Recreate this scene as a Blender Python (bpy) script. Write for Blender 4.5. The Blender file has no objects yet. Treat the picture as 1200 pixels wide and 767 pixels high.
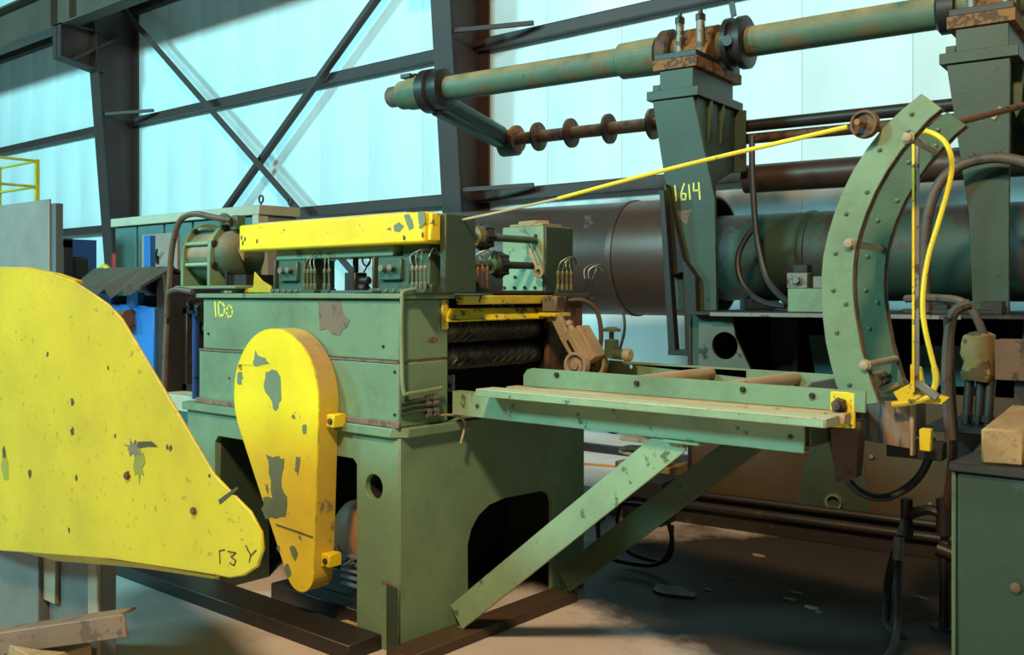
import bpy, bmesh, math, random
from mathutils import Vector, Matrix
from mathutils.geometry import tessellate_polygon
random.seed(7)
scene = bpy.context.scene
C = scene.collection
V = Vector
# ------------------------------------------------------------------ camera, light, exposure
cam = bpy.data.cameras.new('camera'); camo = bpy.data.objects.new('camera', cam); C.objects.link(camo)
cam.sensor_width = 36; cam.lens = 34.5; cam.shift_y = -0.03375; cam.clip_end = 200
camo.location = (0, 0, 1.6); camo.rotation_euler = (math.pi/2, 0, math.radians(40.4))
scene.camera = camo
w = bpy.data.worlds.new('hall_air'); scene.world = w; w.use_nodes = True
bg = w.node_tree.nodes['Background']; bg.inputs[0].default_value = (.25, .60, .60, 1); bg.inputs[1].default_value = .05
def lamp(name, kind, loc, target, energy, col, size=1.0, spot=None):
    l = bpy.data.lights.new(name, kind); o = bpy.data.objects.new(name, l); C.objects.link(o)
    o.location = loc; o.rotation_euler = (V(target)-V(loc)).to_track_quat('-Z', 'Y').to_euler()
    l.energy = energy; l.color = col
    if kind == 'AREA': l.shape = 'DISK'; l.size = size
    else: l.shadow_soft_size = size
    if spot: l.spot_size = math.radians(spot); l.spot_blend = .6
    return o
lamp('high_bay_lamp', 'AREA', (-.2, -2.2, 7.6), (-3.2, 3.2, .8), 980, (1, .73, .42), .9)
lamp('aisle_fill_lamp', 'SPOT', (-5.6, 8.75, 8.6), (-5.6, 8.8, 0), 1300, (.80, 1, .97), .4, 48)  # fill spot added to brighten the lower wall and floor behind the mill
for lx, le in ((-19.0, 2550), (-9.5, 2150)):
    lamp('cool_bay_lamp', 'AREA', (lx, -9.0, 9.5), (lx+2.5, 9.25, 3.5), le, (.36, .93, 1), 2.6)
vs = scene.view_settings
vs.view_transform = 'Standard'; vs.look = 'None'; vs.exposure = 0.0; vs.gamma = 1.0; vs.use_curve_mapping = False

# ------------------------------------------------------------------ materials
def mat(name, col, chip=None, amt=.12, scale=7., rough=.55, metal=0., grime=.35, gcol=(.03, .022, .014), gscale=1.6, bump=.15, chip2=None, amt2=.1, stretch=None, dust=None, edge=None, dz=(0., .65)):
    m = bpy.data.materials.new(name); m.use_nodes = True
    nt = m.node_tree; N = nt.nodes; L = nt.links; b = N['Principled BSDF']
    tc = N.new('ShaderNodeTexCoord'); src = tc.outputs['Object']
    if stretch:
        mp = N.new('ShaderNodeMapping'); mp.inputs['Scale'].default_value = stretch; L.new(src, mp.inputs[0]); src = mp.outputs[0]
    def noise(s, d=6, r=.6, off=0):
        n = N.new('ShaderNodeTexNoise'); n.noise_dimensions = '4D'; n.inputs['W'].default_value = off
        n.inputs['Scale'].default_value = s; n.inputs['Detail'].default_value = d; n.inputs['Roughness'].default_value = r
        L.new(src, n.inputs['Vector']); return n.outputs['Fac']
    def ramp(x, a, c):
        r = N.new('ShaderNodeMapRange'); r.inputs['From Min'].default_value = a; r.inputs['From Max'].default_value = c
        L.new(x, r.inputs['Value']); return r.outputs[0]
    def mix(f, a, c):
        x = N.new('ShaderNodeMix'); x.data_type = 'RGBA'; L.new(f, x.inputs['Factor'])
        for k, v in ((6, a), (7, c)):
            if isinstance(v, tuple): x.inputs[k].default_value = (*v, 1)
            else: L.new(v, x.inputs[k])
        return x.outputs[2]
    light = tuple(min(1, q*1.16) for q in col); dark = tuple(q*.8 for q in col)
    cc = mix(ramp(noise(gscale*1.3, 4, .55, 3.1), .3, .7), dark, light)
    g = ramp(noise(gscale*2.1, 9, .72, 8.2), .5, .78)
    gm = N.new('ShaderNodeMath'); gm.operation = 'MULTIPLY'; gm.inputs[1].default_value = grime; L.new(g, gm.inputs[0])
    cc = mix(gm.outputs[0], cc, gcol)
    if chip: 
        t = .66-amt; cc = mix(ramp(noise(scale, 10, .68, 1.7), t, t+.02), cc, chip)
    if chip2:
        t = .66-amt2; cc = mix(ramp(noise(scale*2.3, 8, .7, 5.5), t, t+.03), cc, chip2)
    if edge:
        bv = N.new('ShaderNodeBevel'); bv.samples = 4; bv.inputs['Radius'].default_value = .009
        g2 = N.new('ShaderNodeNewGeometry'); dt = N.new('ShaderNodeVectorMath'); dt.operation = 'DOT_PRODUCT'
        L.new(bv.outputs[0], dt.inputs[0]); L.new(g2.outputs['Normal'], dt.inputs[1])
        e1 = ramp(dt.outputs['Value'], .985, .90); e2 = N.new('ShaderNodeMath'); e2.operation = 'MULTIPLY'
        L.new(e1, e2.inputs[0]); L.new(ramp(noise(16, 7, .7, 4.4), .44, .56), e2.inputs[1])
        cc = mix(e2.outputs[0], cc, edge)
    if dust:
        ge = N.new('ShaderNodeNewGeometry'); sx = N.new('ShaderNodeSeparateXYZ'); L.new(ge.outputs['True Normal'], sx.inputs[0])
        a1 = ramp(sx.outputs['Z'], *dz); a2 = N.new('ShaderNodeMath'); a2.operation = 'MULTIPLY'; L.new(a1, a2.inputs[0]); L.new(ramp(noise(3.5, 6, .65, 9.1), .3, .6), a2.inputs[1])
        cc = mix(a2.outputs[0], cc, dust)
    L.new(cc, b.inputs['Base Color'])
    b.inputs['Roughness'].default_value = rough; b.inputs['Metallic'].default_value = metal
    if bump:
        bp = N.new('ShaderNodeBump'); bp.inputs['Strength'].default_value = bump; bp.inputs['Distance'].default_value = .01
        L.new(noise(scale*5, 6, .65, 2.2), bp.inputs['Height']); L.new(bp.outputs[0], b.inputs['Normal'])
    return m
RUST = (.13, .055, .022); DK = (.02, .018, .016)
GREEN = mat('worn_green_paint', (.160, .255, .150), (.06, .08, .05), -.01, 9, .48, grime=.5, chip2=(.07, .09, .05), amt2=.01, edge=(.20, .17, .10))
GREEN_L = mat('chipped_pale_green_paint', (.235, .35, .21), (.09, .12, .07), .06, 13, .5, grime=.35, chip2=(.16, .10, .06), amt2=-.01, edge=(.22, .17, .10))
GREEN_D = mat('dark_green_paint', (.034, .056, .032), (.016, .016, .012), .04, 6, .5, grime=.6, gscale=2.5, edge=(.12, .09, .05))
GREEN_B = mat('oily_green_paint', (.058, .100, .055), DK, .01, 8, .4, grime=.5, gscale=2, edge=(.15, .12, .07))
GREEN_SH = mat('shaded_green_block_paint', (.038, .085, .065), DK, .0, 8, .45, grime=.5, gscale=2, edge=(.12, .12, .08))  # bearing block green, with the shadow under the cover darkened into it
POSTG = mat('faded_dark_green_post_paint', (.032, .052, .028), (.02, .02, .015), .02, 7, .5, grime=.5, gscale=2, edge=(.14, .11, .06))
TEALP = mat('teal_paint', (.065, .16, .155), DK, -.05, 8, .45, grime=.15)
YEL = mat('yellow_guard_paint', (.53, .39, .002), (.36, .22, .004), .05, 34, .5, grime=.35, gcol=(.30, .16, .01), chip2=(.12, .09, .03), amt2=-.07, edge=(.30, .20, .03))
YEL2 = mat('chipped_yellow_paint', (.88, .64, .010), (.13, .15, .09), .02, 9, .42, grime=.08, gcol=(.3, .17, .02), chip2=(.14, .11, .06), amt2=.015, edge=(.22, .17, .06))
YELB = mat('dirty_yellow_paint', (.68, .52, .03), (.07, .05, .02), .07, 16, .5, grime=.4)
YELS = mat('scuffed_yellow_paint', (.80, .62, .02), (.08, .13, .08), .1, 22, .5, grime=.3)
BARE = mat('bare_green_primer', (.17, .21, .13), (.1, .1, .07), .05, 14, .6)
BAREB = mat('bare_brown_steel', (.19, .13, .09), (.12, .07, .04), .12, 14, .6)
RUSTY = mat('rusty_steel', (.135, .066, .032), (.05, .028, .018), .14, 9, .7, .15, grime=.5)
RUSTO = mat('orange_rust', (.26, .11, .03), (.08, .04, .02), .14, 12, .75, grime=.5)
DARK = mat('dark_oily_steel', (.032, .028, .025), (.07, .04, .025), .06, 8, .45, .3, grime=.4)
BLACK = mat('black_steel_and_shade', (.008, .008, .008), rough=.7, grime=.1)  # black for dark parts, and for shade painted inside recesses
STEEL = mat('worn_grey_steel', (.22, .21, .18), (.08, .06, .04), .1, 12, .5, .4, grime=.4)
STRUCT = mat('grey_primed_structural_steel', (.058, .034, .030), rough=.6, grime=.3, gscale=.7, bump=.03)
PIPEB = mat('brown_mill_scale_pipe', (.075, .042, .031), (.13, .095, .08), .03, 2.6, .42, .3, grime=.6, gscale=1.1, gcol=(.012, .01, .01))
PIPEG = mat('weathered_green_pipe_paint', (.085, .14, .085), (.15, .115, .055), .13, 5, .6, grime=.6, gscale=1.8, chip2=(.05, .06, .04), amt2=.03, dust=(.38, .27, .13))
DUST = mat('dusty_brown_deck', (.40, .29, .16), (.2, .14, .08), .08, 7, .85, grime=.3)
PLANK = mat('painted_plank', (.40, .42, .28), (.26, .18, .10), .06, 10, .7, grime=.25, stretch=(1, 5, 5))
WOOD = mat('raw_timber', (.33, .20, .09), (.25, .14, .06), .1, 6, .8, grime=.35, stretch=(9, 1, 9))
TAN = mat('dusty_tan_steel', (.38, .29, .19), (.2, .13, .08), .06, 12, .65, grime=.4)
OCHRE = mat('shaded_oily_ochre_paint', (.065, .036, .011), (.04, .025, .011), .06, 1.5, .5, grime=.7, gscale=1.0)  # oily ochre, its colour lowered to hold the shade of the table
RUBBER = mat('black_rubber_hose', (.018, .017, .017), rough=.5, grime=.2, gcol=(.08, .06, .04))
RUBBERB = mat('brown_dusty_hose', (.10, .066, .048), (.05, .035, .03), .1, 12, .6, grime=.3)
BLUE = mat('blue_machine_paint', (.02, .16, .52), (.01, .03, .1), .02, 8, .4, grime=.4)
BLUED = mat('dark_blue_paint', (.01, .05, .22), (.005, .01, .03), .08, 8, .45, grime=.5)
GREYP = mat('light_grey_sheet', (.26, .225, .20), rough=.5, grime=.12, bump=.03)
GREYB = mat('pale_grey_stanchion', (.13, .14, .13), (.12, .11, .09), .06, 6, .55, grime=.4)
CREAM = mat('cream_cabinet_trim', (.42, .45, .34), (.2, .16, .1), .0, 12, .5, grime=.25)
RED = mat('red_plastic', (.50, .03, .02), rough=.4, grime=.1)
CARD = mat('oily_brown_cardboard', (.30, .18, .06), (.1, .06, .02), .14, 7, .8, grime=.4)
BROWNP = mat('tan_brown_motor', (.34, .16, .07), (.15, .08, .04), .05, 9, .6, grime=.35)
FIN = mat('grey_blue_motor', (.14, .17, .2), DK, .0, 9, .5, grime=.4)
TUBEC = mat('thin_brass_tube', (.30, .23, .10), rough=.4, metal=.5, grime=.4)
TUBES = mat('thin_steel_tube', (.20, .22, .17), rough=.4, metal=.4, grime=.4)
CRANE = mat('crane_beam_steel', (.10, .075, .055), rough=.6, grime=.4, gscale=.8, bump=.03)
CABLEO = mat('orange_cable', (.6, .2, .04), rough=.6)
STRAPM = mat('yellow_hose_cover', (.78, .62, .03), (.12, .09, .02), .03, 20, .5, grime=.3)
WIREM = mat('pale_rope', (.48, .40, .22), rough=.7, grime=.3)
MARK = mat('yellow_paint_marker', (.85, .80, .12), rough=.5, grime=.1, bump=0)
MARKB = mat('black_paint_marker', (.06, .04, .015), rough=.6, bump=0)
def wallmat():
    m = mat('pale_blue_wall_sheet', (.76, .85, .87), rough=.55, grime=.06, gcol=(.35, .45, .42), gscale=.5, bump=.02, stretch=(1, 1, .35)); return m
WALL = wallmat()
def floormat():
    m = mat('stained_concrete', (.53, .46, .43), (.44, .38, .35), .04, 1.6, .6, grime=.35, gcol=(.13, .10, .08), gscale=.6, bump=.05)
    nt = m.node_tree; N = nt.nodes; L = nt.links; b = N['Principled BSDF']
    base = b.inputs['Base Color'].links[0].from_socket
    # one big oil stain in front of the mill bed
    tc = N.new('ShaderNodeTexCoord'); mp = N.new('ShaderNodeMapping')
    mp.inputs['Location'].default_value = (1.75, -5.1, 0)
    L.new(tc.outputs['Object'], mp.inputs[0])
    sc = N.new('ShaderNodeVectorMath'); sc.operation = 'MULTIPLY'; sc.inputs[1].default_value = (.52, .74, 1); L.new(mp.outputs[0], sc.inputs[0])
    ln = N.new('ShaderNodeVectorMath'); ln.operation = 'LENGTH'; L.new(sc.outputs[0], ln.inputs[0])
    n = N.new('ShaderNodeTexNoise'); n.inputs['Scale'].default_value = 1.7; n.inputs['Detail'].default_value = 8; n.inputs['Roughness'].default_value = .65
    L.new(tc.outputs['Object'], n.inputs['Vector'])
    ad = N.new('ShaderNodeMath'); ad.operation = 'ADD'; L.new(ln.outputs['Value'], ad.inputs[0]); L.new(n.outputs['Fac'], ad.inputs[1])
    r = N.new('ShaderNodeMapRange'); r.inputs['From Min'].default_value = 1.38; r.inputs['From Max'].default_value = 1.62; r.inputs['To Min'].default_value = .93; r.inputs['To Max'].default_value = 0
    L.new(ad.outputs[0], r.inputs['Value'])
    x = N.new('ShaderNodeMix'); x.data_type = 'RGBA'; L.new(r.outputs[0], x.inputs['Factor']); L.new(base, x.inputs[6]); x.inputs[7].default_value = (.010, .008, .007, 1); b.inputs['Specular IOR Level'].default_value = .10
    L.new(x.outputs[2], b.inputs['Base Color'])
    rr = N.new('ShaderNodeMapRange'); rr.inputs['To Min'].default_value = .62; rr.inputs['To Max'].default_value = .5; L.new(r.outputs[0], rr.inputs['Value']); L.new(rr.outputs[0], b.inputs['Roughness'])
    return m
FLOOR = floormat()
def knurl():
    m = mat('spiral_knurled_roll', (.16, .115, .085), (.06, .045, .035), .1, 8, .45, .5, grime=.5)
    return m
ROLL = knurl()

# ------------------------------------------------------------------ mesh builder
class MB:
    def __init__(s): s.v = []; s.f = []
    def add(s, vs_, fs):
        o = len(s.v); s.v += [tuple(q) for q in vs_]; s.f += [tuple(o+i for i in q) for q in fs]; return s
    def box(s, x0, x1, y0, y1, z0, z1):
        return s.add([(x0,y0,z0),(x1,y0,z0),(x1,y1,z0),(x0,y1,z0),(x0,y0,z1),(x1,y0,z1),(x1,y1,z1),(x0,y1,z1)],
                     [(0,3,2,1),(4,5,6,7),(0,1,5,4),(1,2,6,5),(2,3,7,6),(3,0,4,7)])
    def bar(s, p0, p1, wd, ht, up=(0,0,1)):
        p0, p1 = V(p0), V(p1); d = (p1-p0).normalized(); u = V(up); sd = d.cross(u).normalized(); u = sd.cross(d)
        a = sd*wd/2; b = u*ht/2
        return s.add([p0-a-b, p0+a-b, p0+a+b, p0-a+b, p1-a-b, p1+a-b, p1+a+b, p1-a+b],
                     [(0,3,2,1),(4,5,6,7),(0,1,5,4),(1,2,6,5),(2,3,7,6),(3,0,4,7)])
    def lathe(s, p, axis, prof, n=24, closed=False):
        p = V(p); ax = V(axis).normalized(); u = ax.orthogonal().normalized(); t = ax.cross(u); o = len(s.v); k = len(prof)
        for (h_, r) in prof:
            for i in range(n):
                a = 2*math.pi*i/n; s.v.append(tuple(p+ax*h_+(u*math.cos(a)+t*math.sin(a))*max(r, .0002)))
        for j in range(k-1):
            for i in range(n):
                s.f.append((o+j*n+i, o+j*n+(i+1)%n, o+(j+1)*n+(i+1)%n, o+(j+1)*n+i))
        if closed:
            for i in range(n): s.f.append((o+(k-1)*n+i, o+(k-1)*n+(i+1)%n, o+(i+1)%n, o+i))
        else:
            s.f.append(tuple(o+i for i in range(n))[::-1]); s.f.append(tuple(o+(k-1)*n+i for i in range(n)))
        return s
    def cyl(s, p0, p1, r, r1=None, n=20):
        d = V(p1)-V(p0); return s.lathe(p0, d, [(0, r), (d.length, r if r1 is None else r1)], n)
    def ring(s, p, axis, h_, ro, ri, n=24):
        return s.lathe(p, axis, [(0, ri), (0, ro), (h_, ro), (h_, ri)], n, True)
    def hexn(s, p, axis, h_, r): return s.lathe(p, axis, [(0, r), (h_*.85, r), (h_, r*.8)], 6)
    def tube(s, pts, r, n=8, k=5):
        P_ = [V(q) for q in pts]
        if k > 1 and len(P_) > 2:
            Q = []
            for i in range(len(P_)-1):
                a, b, c, d = P_[max(i-1,0)], P_[i], P_[i+1], P_[min(i+2, len(P_)-1)]
                for j in range(k):
                    t = j/k
                    Q.append(.5*((2*b)+(c-a)*t+(2*a-5*b+4*c-d)*t*t+(3*b-a-3*c+d)*t**3))
            Q.append(P_[-1]); P_ = Q
        o = len(s.v); u = None; m = len(P_)
        for i, q in enumerate(P_):
            tg = (P_[min(i+1, m-1)]-P_[max(i-1, 0)]).normalized()
            u = tg.orthogonal().normalized() if u is None else (u-tg*u.dot(tg)).normalized()
            w_ = tg.cross(u)
            for j in range(n):
                a = 2*math.pi*j/n; s.v.append(tuple(q+(u*math.cos(a)+w_*math.sin(a))*r))
        for i in range(m-1):
            for j in range(n): s.f.append((o+i*n+j, o+i*n+(j+1)%n, o+(i+1)*n+(j+1)%n, o+(i+1)*n+j))
        s.f.append(tuple(o+j for j in range(n))[::-1]); s.f.append(tuple(o+(m-1)*n+j for j in range(n)))
        return s
    def prism(s, poly, axis, a, b, holes=()):
        def P3(q, t): return {'Y': (q[0], t, q[1]), 'X': (t, q[0], q[1]), 'Z': (q[0], q[1], t)}[axis]
        loops = [list(poly)]+[list(h_) for h_ in holes]; flat = [q for l in loops for q in l]; n = len(flat); o = len(s.v)
        s.v += [P3(q, a) for q in flat]+[P3(q, b) for q in flat]
        if holes:
            tri = tessellate_polygon([[V((q[0], q[1], 0)) for q in l] for l in loops])
            for t in tri: s.f.append(tuple(o+i for i in t)); s.f.append(tuple(o+n+i for i in t[::-1]))
        else:
            s.f.append(tuple(o+i for i in range(n))); s.f.append(tuple(o+n+i for i in range(n))[::-1])
        k = 0
        for l in loops:
            m = len(l)
            for i in range(m): s.f.append((o+k+i, o+k+(i+1)%m, o+n+k+(i+1)%m, o+n+k+i))
            k += m
        return s
    def obox(s, c, ax, ay, az):
        c, ax, ay, az = V(c), V(ax), V(ay), V(az)
        return s.add([c-ax-ay-az, c+ax-ay-az, c+ax+ay-az, c-ax+ay-az, c-ax-ay+az, c+ax-ay+az, c+ax+ay+az, c-ax+ay+az],
                     [(0,3,2,1),(4,5,6,7),(0,1,5,4),(1,2,6,5),(2,3,7,6),(3,0,4,7)])
def circ(cx, cz, r, n=24, a0=0, a1=360):
    full = abs(a1-a0) >= 360
    return [(cx+r*math.cos(math.radians(a0+(a1-a0)*i/(n if full else n-1))), cz+r*math.sin(math.radians(a0+(a1-a0)*i/(n if full else n-1)))) for i in range(n)]
def smooth2(pts, k=4):
    n = len(pts); out = []
    for i in range(n):
        a, b, c, d = pts[i-1], pts[i], pts[(i+1) % n], pts[(i+2) % n]
        for j in range(k):
            t = j/k
            out.append(tuple(.5*(2*b[q]+(c[q]-a[q])*t+(2*a[q]-5*b[q]+4*c[q]-d[q])*t*t+(3*b[q]-a[q]-3*c[q]+d[q])*t**3) for q in (0, 1)))
    return out

# ------------------------------------------------------------------ objects: frame 0 follows the wall, frame 1 (the pipe mill) is turned 5 degrees
ROT = {0: 0.0, 1: math.radians(5.0)}
BASE = {}
def finish(name, mb, m, base, bevel, seg=1, ang=38):
    me = bpy.data.meshes.new(name); b = V(base)
    me.from_pydata([tuple(V(q)-b) for q in mb.v], [], mb.f)
    bm = bmesh.new(); bm.from_mesh(me); bmesh.ops.recalc_face_normals(bm, faces=bm.faces[:]); bm.to_mesh(me); bm.free()
    for p in me.polygons: p.use_smooth = True
    me.set_sharp_from_angle(angle=math.radians(ang)); me.materials.append(m)
    o = bpy.data.objects.new(name, me); C.objects.link(o)
    if bevel:
        md = o.modifiers.new('bevel', 'BEVEL'); md.width = bevel; md.segments = seg; md.limit_method = 'ANGLE'; md.angle_limit = math.radians(40)
    return o
def place(o, base, fr):
    a = ROT[fr]; b = V(base); o.location = Matrix.Rotation(a, 3, 'Z') @ b; o.rotation_euler = (0, 0, a)
def tag(o, label, cat, group=None):
    o['label'] = label; o['category'] = cat
    if group: o['group'] = group
def thing(name, label, cat, base, fr=0, group=None):
    o = bpy.data.objects.new(name, None); C.objects.link(o); o.empty_display_size = .1
    place(o, base, fr); tag(o, label, cat, group); BASE[o.name] = V(base); return o
def clusters(mb):
    # separate pieces of one builder call become separate parts
    par = list(range(len(mb.v)))
    def find(i):
        while par[i] != i: par[i] = par[par[i]]; i = par[i]
        return i
    for f in mb.f:
        for k in f[1:]: par[find(k)] = find(f[0])
    isl = {}
    for i in range(len(mb.v)): isl.setdefault(find(i), []).append(i)
    cl = []
    for ids in isl.values():
        lo = [min(mb.v[i][k] for i in ids)-.002 for k in range(3)]; hi = [max(mb.v[i][k] for i in ids)+.002 for k in range(3)]
        new = [ids[:], lo, hi]; keep = []
        for c in cl:
            if all(c[1][k] <= new[2][k] and c[2][k] >= new[1][k] for k in range(3)):
                new = [new[0]+c[0], [min(new[1][k], c[1][k]) for k in range(3)], [max(new[2][k], c[2][k]) for k in range(3)]]
            else: keep.append(c)
        cl = keep+[new]
    if len(cl) == 1: return [mb]
    out = []
    for c in cl:
        ids = sorted(c[0]); mp = {g: j for j, g in enumerate(ids)}; q = MB(); q.v = [mb.v[i] for i in ids]
        q.f = [tuple(mp[i] for i in f) for f in mb.f if f[0] in mp]; out.append(q)
    return out
def part(par, name, mb, m, bevel=.004, label=None, seg=1, kind=None):
    if kind is None and not name.startswith('painted'):
        cs = clusters(mb)
        if len(cs) > 1: return [part(par, name, q, m, bevel, label, seg) for q in cs][0]
    o = finish(name, mb, m, BASE[par.name], bevel, seg); o.parent = par; BASE[o.name] = BASE[par.name]
    if label: o['label'] = label
    if kind: o['kind'] = kind
    return o
def single(name, label, cat, mb, m, base, fr=0, bevel=.004, group=None):
    o = finish(name, mb, m, base, bevel); place(o, base, fr); tag(o, label, cat, group); BASE[o.name] = V(base); return o
def struct(name, mb, m, base=(0, 0, 0), bevel=0):
    o = finish(name, mb, m, base, bevel); o.location = base; o['kind'] = 'structure'; BASE[o.name] = V(base); return o
def bolts(par, pts, axis, r=.013, h_=.014, m=STEEL):
    """hex bolts sharing one mesh"""
    first = None
    for p in pts:
        if first is None:
            first = finish('bolt', MB().hexn((0, 0, 0), axis, h_, r), m, (0, 0, 0), 0); o = first
        else: o = first.copy(); C.objects.link(o)
        o.parent = par; o.location = V(p)-BASE[par.name]
def strokes(lines, fn, wd, th):
    """hand painted lettering: each stroke is a thin ribbon; fn maps (u,v,depth) to a point"""
    mb = MB()
    for ln in lines:
        for (a, b) in zip(ln[:-1], ln[1:]):
            d = V((b[0]-a[0], b[1]-a[1])); 
            if d.length < 1e-6: continue
            d.normalize(); n = V((-d[1], d[0]))*wd/2; e = d*wd*.3
            q = [(a[0]-e[0]-n[0], a[1]-e[1]-n[1]), (b[0]+e[0]-n[0], b[1]+e[1]-n[1]), (b[0]+e[0]+n[0], b[1]+e[1]+n[1]), (a[0]-e[0]+n[0], a[1]-e[1]+n[1])]
            mb.add([fn(*k, 0) for k in q]+[fn(*k, th) for k in q], [(0,3,2,1),(4,5,6,7),(0,1,5,4),(1,2,6,5),(2,3,7,6),(3,0,4,7)])
    return mb
def blob(cx, cz, rx, rz, n=18, rough=.35, seed=0):
    rr = random.Random(seed); return [(cx+rx*(1+rr.uniform(-rough, rough))*math.cos(2*math.pi*i/n), cz+rz*(1+rr.uniform(-rough, rough))*math.sin(2*math.pi*i/n)) for i in range(n)]
# ================================================================== SETTING
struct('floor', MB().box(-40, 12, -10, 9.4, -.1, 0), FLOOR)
wall = struct('wall_back', MB().box(-34, 10, 9.29, 9.4, 0, 9.5), WALL)
pm = None
for i in range(40):
    x = -33.0+i*1.07
    if pm is None:
        pm = finish('wall_panel', MB().box(0, 1.067, 9.262, 9.289, .02, 9.45), WALL, (0, 0, 0), .002); o = pm
    else: o = pm.copy(); C.objects.link(o)
    o.parent = wall; o.location = (x, 0, 0)
COLX = (-25.6, -17.0, -8.4, .2)
k = 0
for z in (2.81, 4.72, 6.75):
    for (xa, xb) in zip(COLX[:-1], COLX[1:]):
        k += 1
        mb = MB().box(xa+.01, xb-.01, 9.13, 9.142, z-.07, z+.07).box(xa+.01, xb-.01, 9.13, 9.25, z+.063, z+.071).box(xa+.01, xb-.01, 9.13, 9.25, z-.071, z-.063)
        mb.box(xa+.01, xb-.01, 9.11, 9.13, z-.071, z-.04)
        struct('trim_%d' % k, mb, STRUCT, (0, 0, 0))
def yf(z): return 8.95-.08*z
for i, (x, lb) in enumerate(zip(COLX[1:3], ('tapered steel wall column carrying the crane beam bracket at left',
        'tapered steel wall column behind the end of the upper green pipe'))):
    t = thing('steel_column', lb, 'column', (x, 8.9, 0), 0, 'steel wall columns')
    part(t, 'web', MB().prism([(yf(0), 0), (9.22, 0), (9.22, 9.3), (yf(9.3), 9.3)], 'X', x-.008, x+.008), STRUCT, 0)
    part(t, 'flange', MB().add([(x-.16, yf(0), 0), (x+.16, yf(0), 0), (x+.16, yf(0)-.02, 0), (x-.16, yf(0)-.02, 0), (x-.16, yf(9.3), 9.3), (x+.16, yf(9.3), 9.3), (x+.16, yf(9.3)-.02, 9.3), (x-.16, yf(9.3)-.02, 9.3)],
                               [(0,1,2,3),(4,7,6,5),(0,4,5,1),(1,5,6,2),(2,6,7,3),(3,7,4,0)]), STRUCT, 0)
    part(t, 'flange', MB().box(x-.16, x+.16, 9.22, 9.25, 0, 9.3), STRUCT, 0)
    part(t, 'base_plate', MB().box(x-.2, x+.2, 8.85, 9.25, 0, .025), STRUCT, 0)
    for z in (2.86, 4.78, 6.8):
        part(t, 'flange_brace', MB().bar((x+.1, yf(z)+.03, z), (x+1.05, 9.03, z+.02), .05, .05), STRUCT, 0)
    part(t, 'bracket_web', MB().prism([(7.82, 5.68), (8.5, 5.55), (8.5, 6.25), (7.82, 6.25)], 'X', x-.01, x+.01), STRUCT, 0)
    part(t, 'bracket_flange', MB().bar((x, 7.82, 5.68), (x, 8.6, 5.53), .3, .025), STRUCT, 0)
    part(t, 'bracket_flange', MB().box(x-.15, x+.15, 7.82, 8.55, 6.225, 6.25), STRUCT, 0)
    part(t, 'stiffener', MB().box(x-.15, x+.15, 7.82, 7.84, 5.68, 6.25), STRUCT, 0)
    part(t, 'stiffener', MB().bar((x+.03, 8.45, 6.2), (x+.03, 8.45, 5.55), .05, .02, (1, 0, 0)), STRUCT, 0)
    part(t, 'bracket_brace', MB().bar((x+.1, 8.05, 5.66), (x+.1, 8.9, 6.2), .05, .06, (1, 0, 0)), STRUCT, 0)
t = thing('crane_runway_beam', 'dark crane runway beam high on the wall columns at upper left', 'crane beam', (-12, 8.0, 6.25))
part(t, 'web', MB().box(-32, 6, 7.99, 8.01, 6.27, 6.93), CRANE, 0)
part(t, 'bottom_flange', MB().box(-32, 6, 7.86, 8.14, 6.25, 6.275), CRANE, 0)
part(t, 'top_flange', MB().box(-32, 6, 7.80, 8.20, 6.925, 6.96), CRANE, 0)
part(t, 'crane_rail', MB().box(-32, 6, 7.96, 8.04, 6.96, 7.06), RUSTO, 0, 'orange rusted crane rail')
for x in (-17.35, -16.65, -8.75, -8.05): part(t, 'web_stiffener', MB().box(x-.008, x+.008, 7.87, 7.99, 6.275, 6.925), CRANE, 0)
def angle(mb, a, b, wd): return mb.bar(a, b, .012, wd, (0, -.0, 1)).bar(V(a)+V((0, .05, -wd/2+.006)), V(b)+V((0, .05, -wd/2+.006)), .1, .012)
single('brace_angle', 'long diagonal wall brace falling from the left column to the right', 'brace', angle(MB(), (-16.7, 8.86, 6.685), (-8.75, 8.86, .613), .105), STRUCT, (-12, 8.86, 0), 0, 0)
single('brace_angle', 'thinner diagonal wall brace rising to the right behind the teal cabinets', 'brace', angle(MB(), (-16.7, 8.98, .712), (-8.75, 8.98, 6.64), .08), STRUCT, (-12.5, 8.96, 0), 0, 0)

# ================================================================== FAR LEFT BACKGROUND
t = thing('control_cabinet', 'long teal electrical cabinet with cream top rail before the wall', 'cabinet', (-7.74, 4.8, 0))
part(t, 'body', MB().box(-8.90, -6.60, 4.67, 5.0, 0, 2.22), TEALP)
xs = (-8.905, -8.49, -8.02, -7.56, -7.09, -6.66)
for a, b in zip(xs[:-1], xs[1:]): part(t, 'door', MB().box(a+.018, b-.018, 4.645, 4.67, .1, 2.21), TEALP)
part(t, 'top_rail', MB().box(-8.93, -6.56, 4.62, 5.02, 2.222, 2.30), CREAM)
part(t, 'corner_post', MB().box(-6.655, -6.575, 4.62, 4.72, 0, 2.222), CREAM)
part(t, 'end_panel', MB().box(-6.6, -6.585, 4.72, 5.0, 0, 2.222), GREYP)
for x in (-6.62, -6.3):
    part(t, 'lifting_eye', MB().tube([(x if x < -6.5 else -6.6, 4.68 if x < -6.5 else 4.95, 2.30)]+[((x if x < -6.5 else -6.6)+.028*math.sin(a), 4.68 if x < -6.5 else 4.95, 2.35-.03*math.cos(a)) for a in [i*math.pi/5 for i in range(11)]], .008, 6, 1), DARK, 0)
t = thing('sheet_guard', 'plain grey sheet guard standing before the teal cabinet', 'panel', (-7.35, 4.2, 0))
part(t, 'sheet', MB().box(-7.60, -7.06, 4.2, 4.23, .1, 2.08), GREYP)
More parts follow.
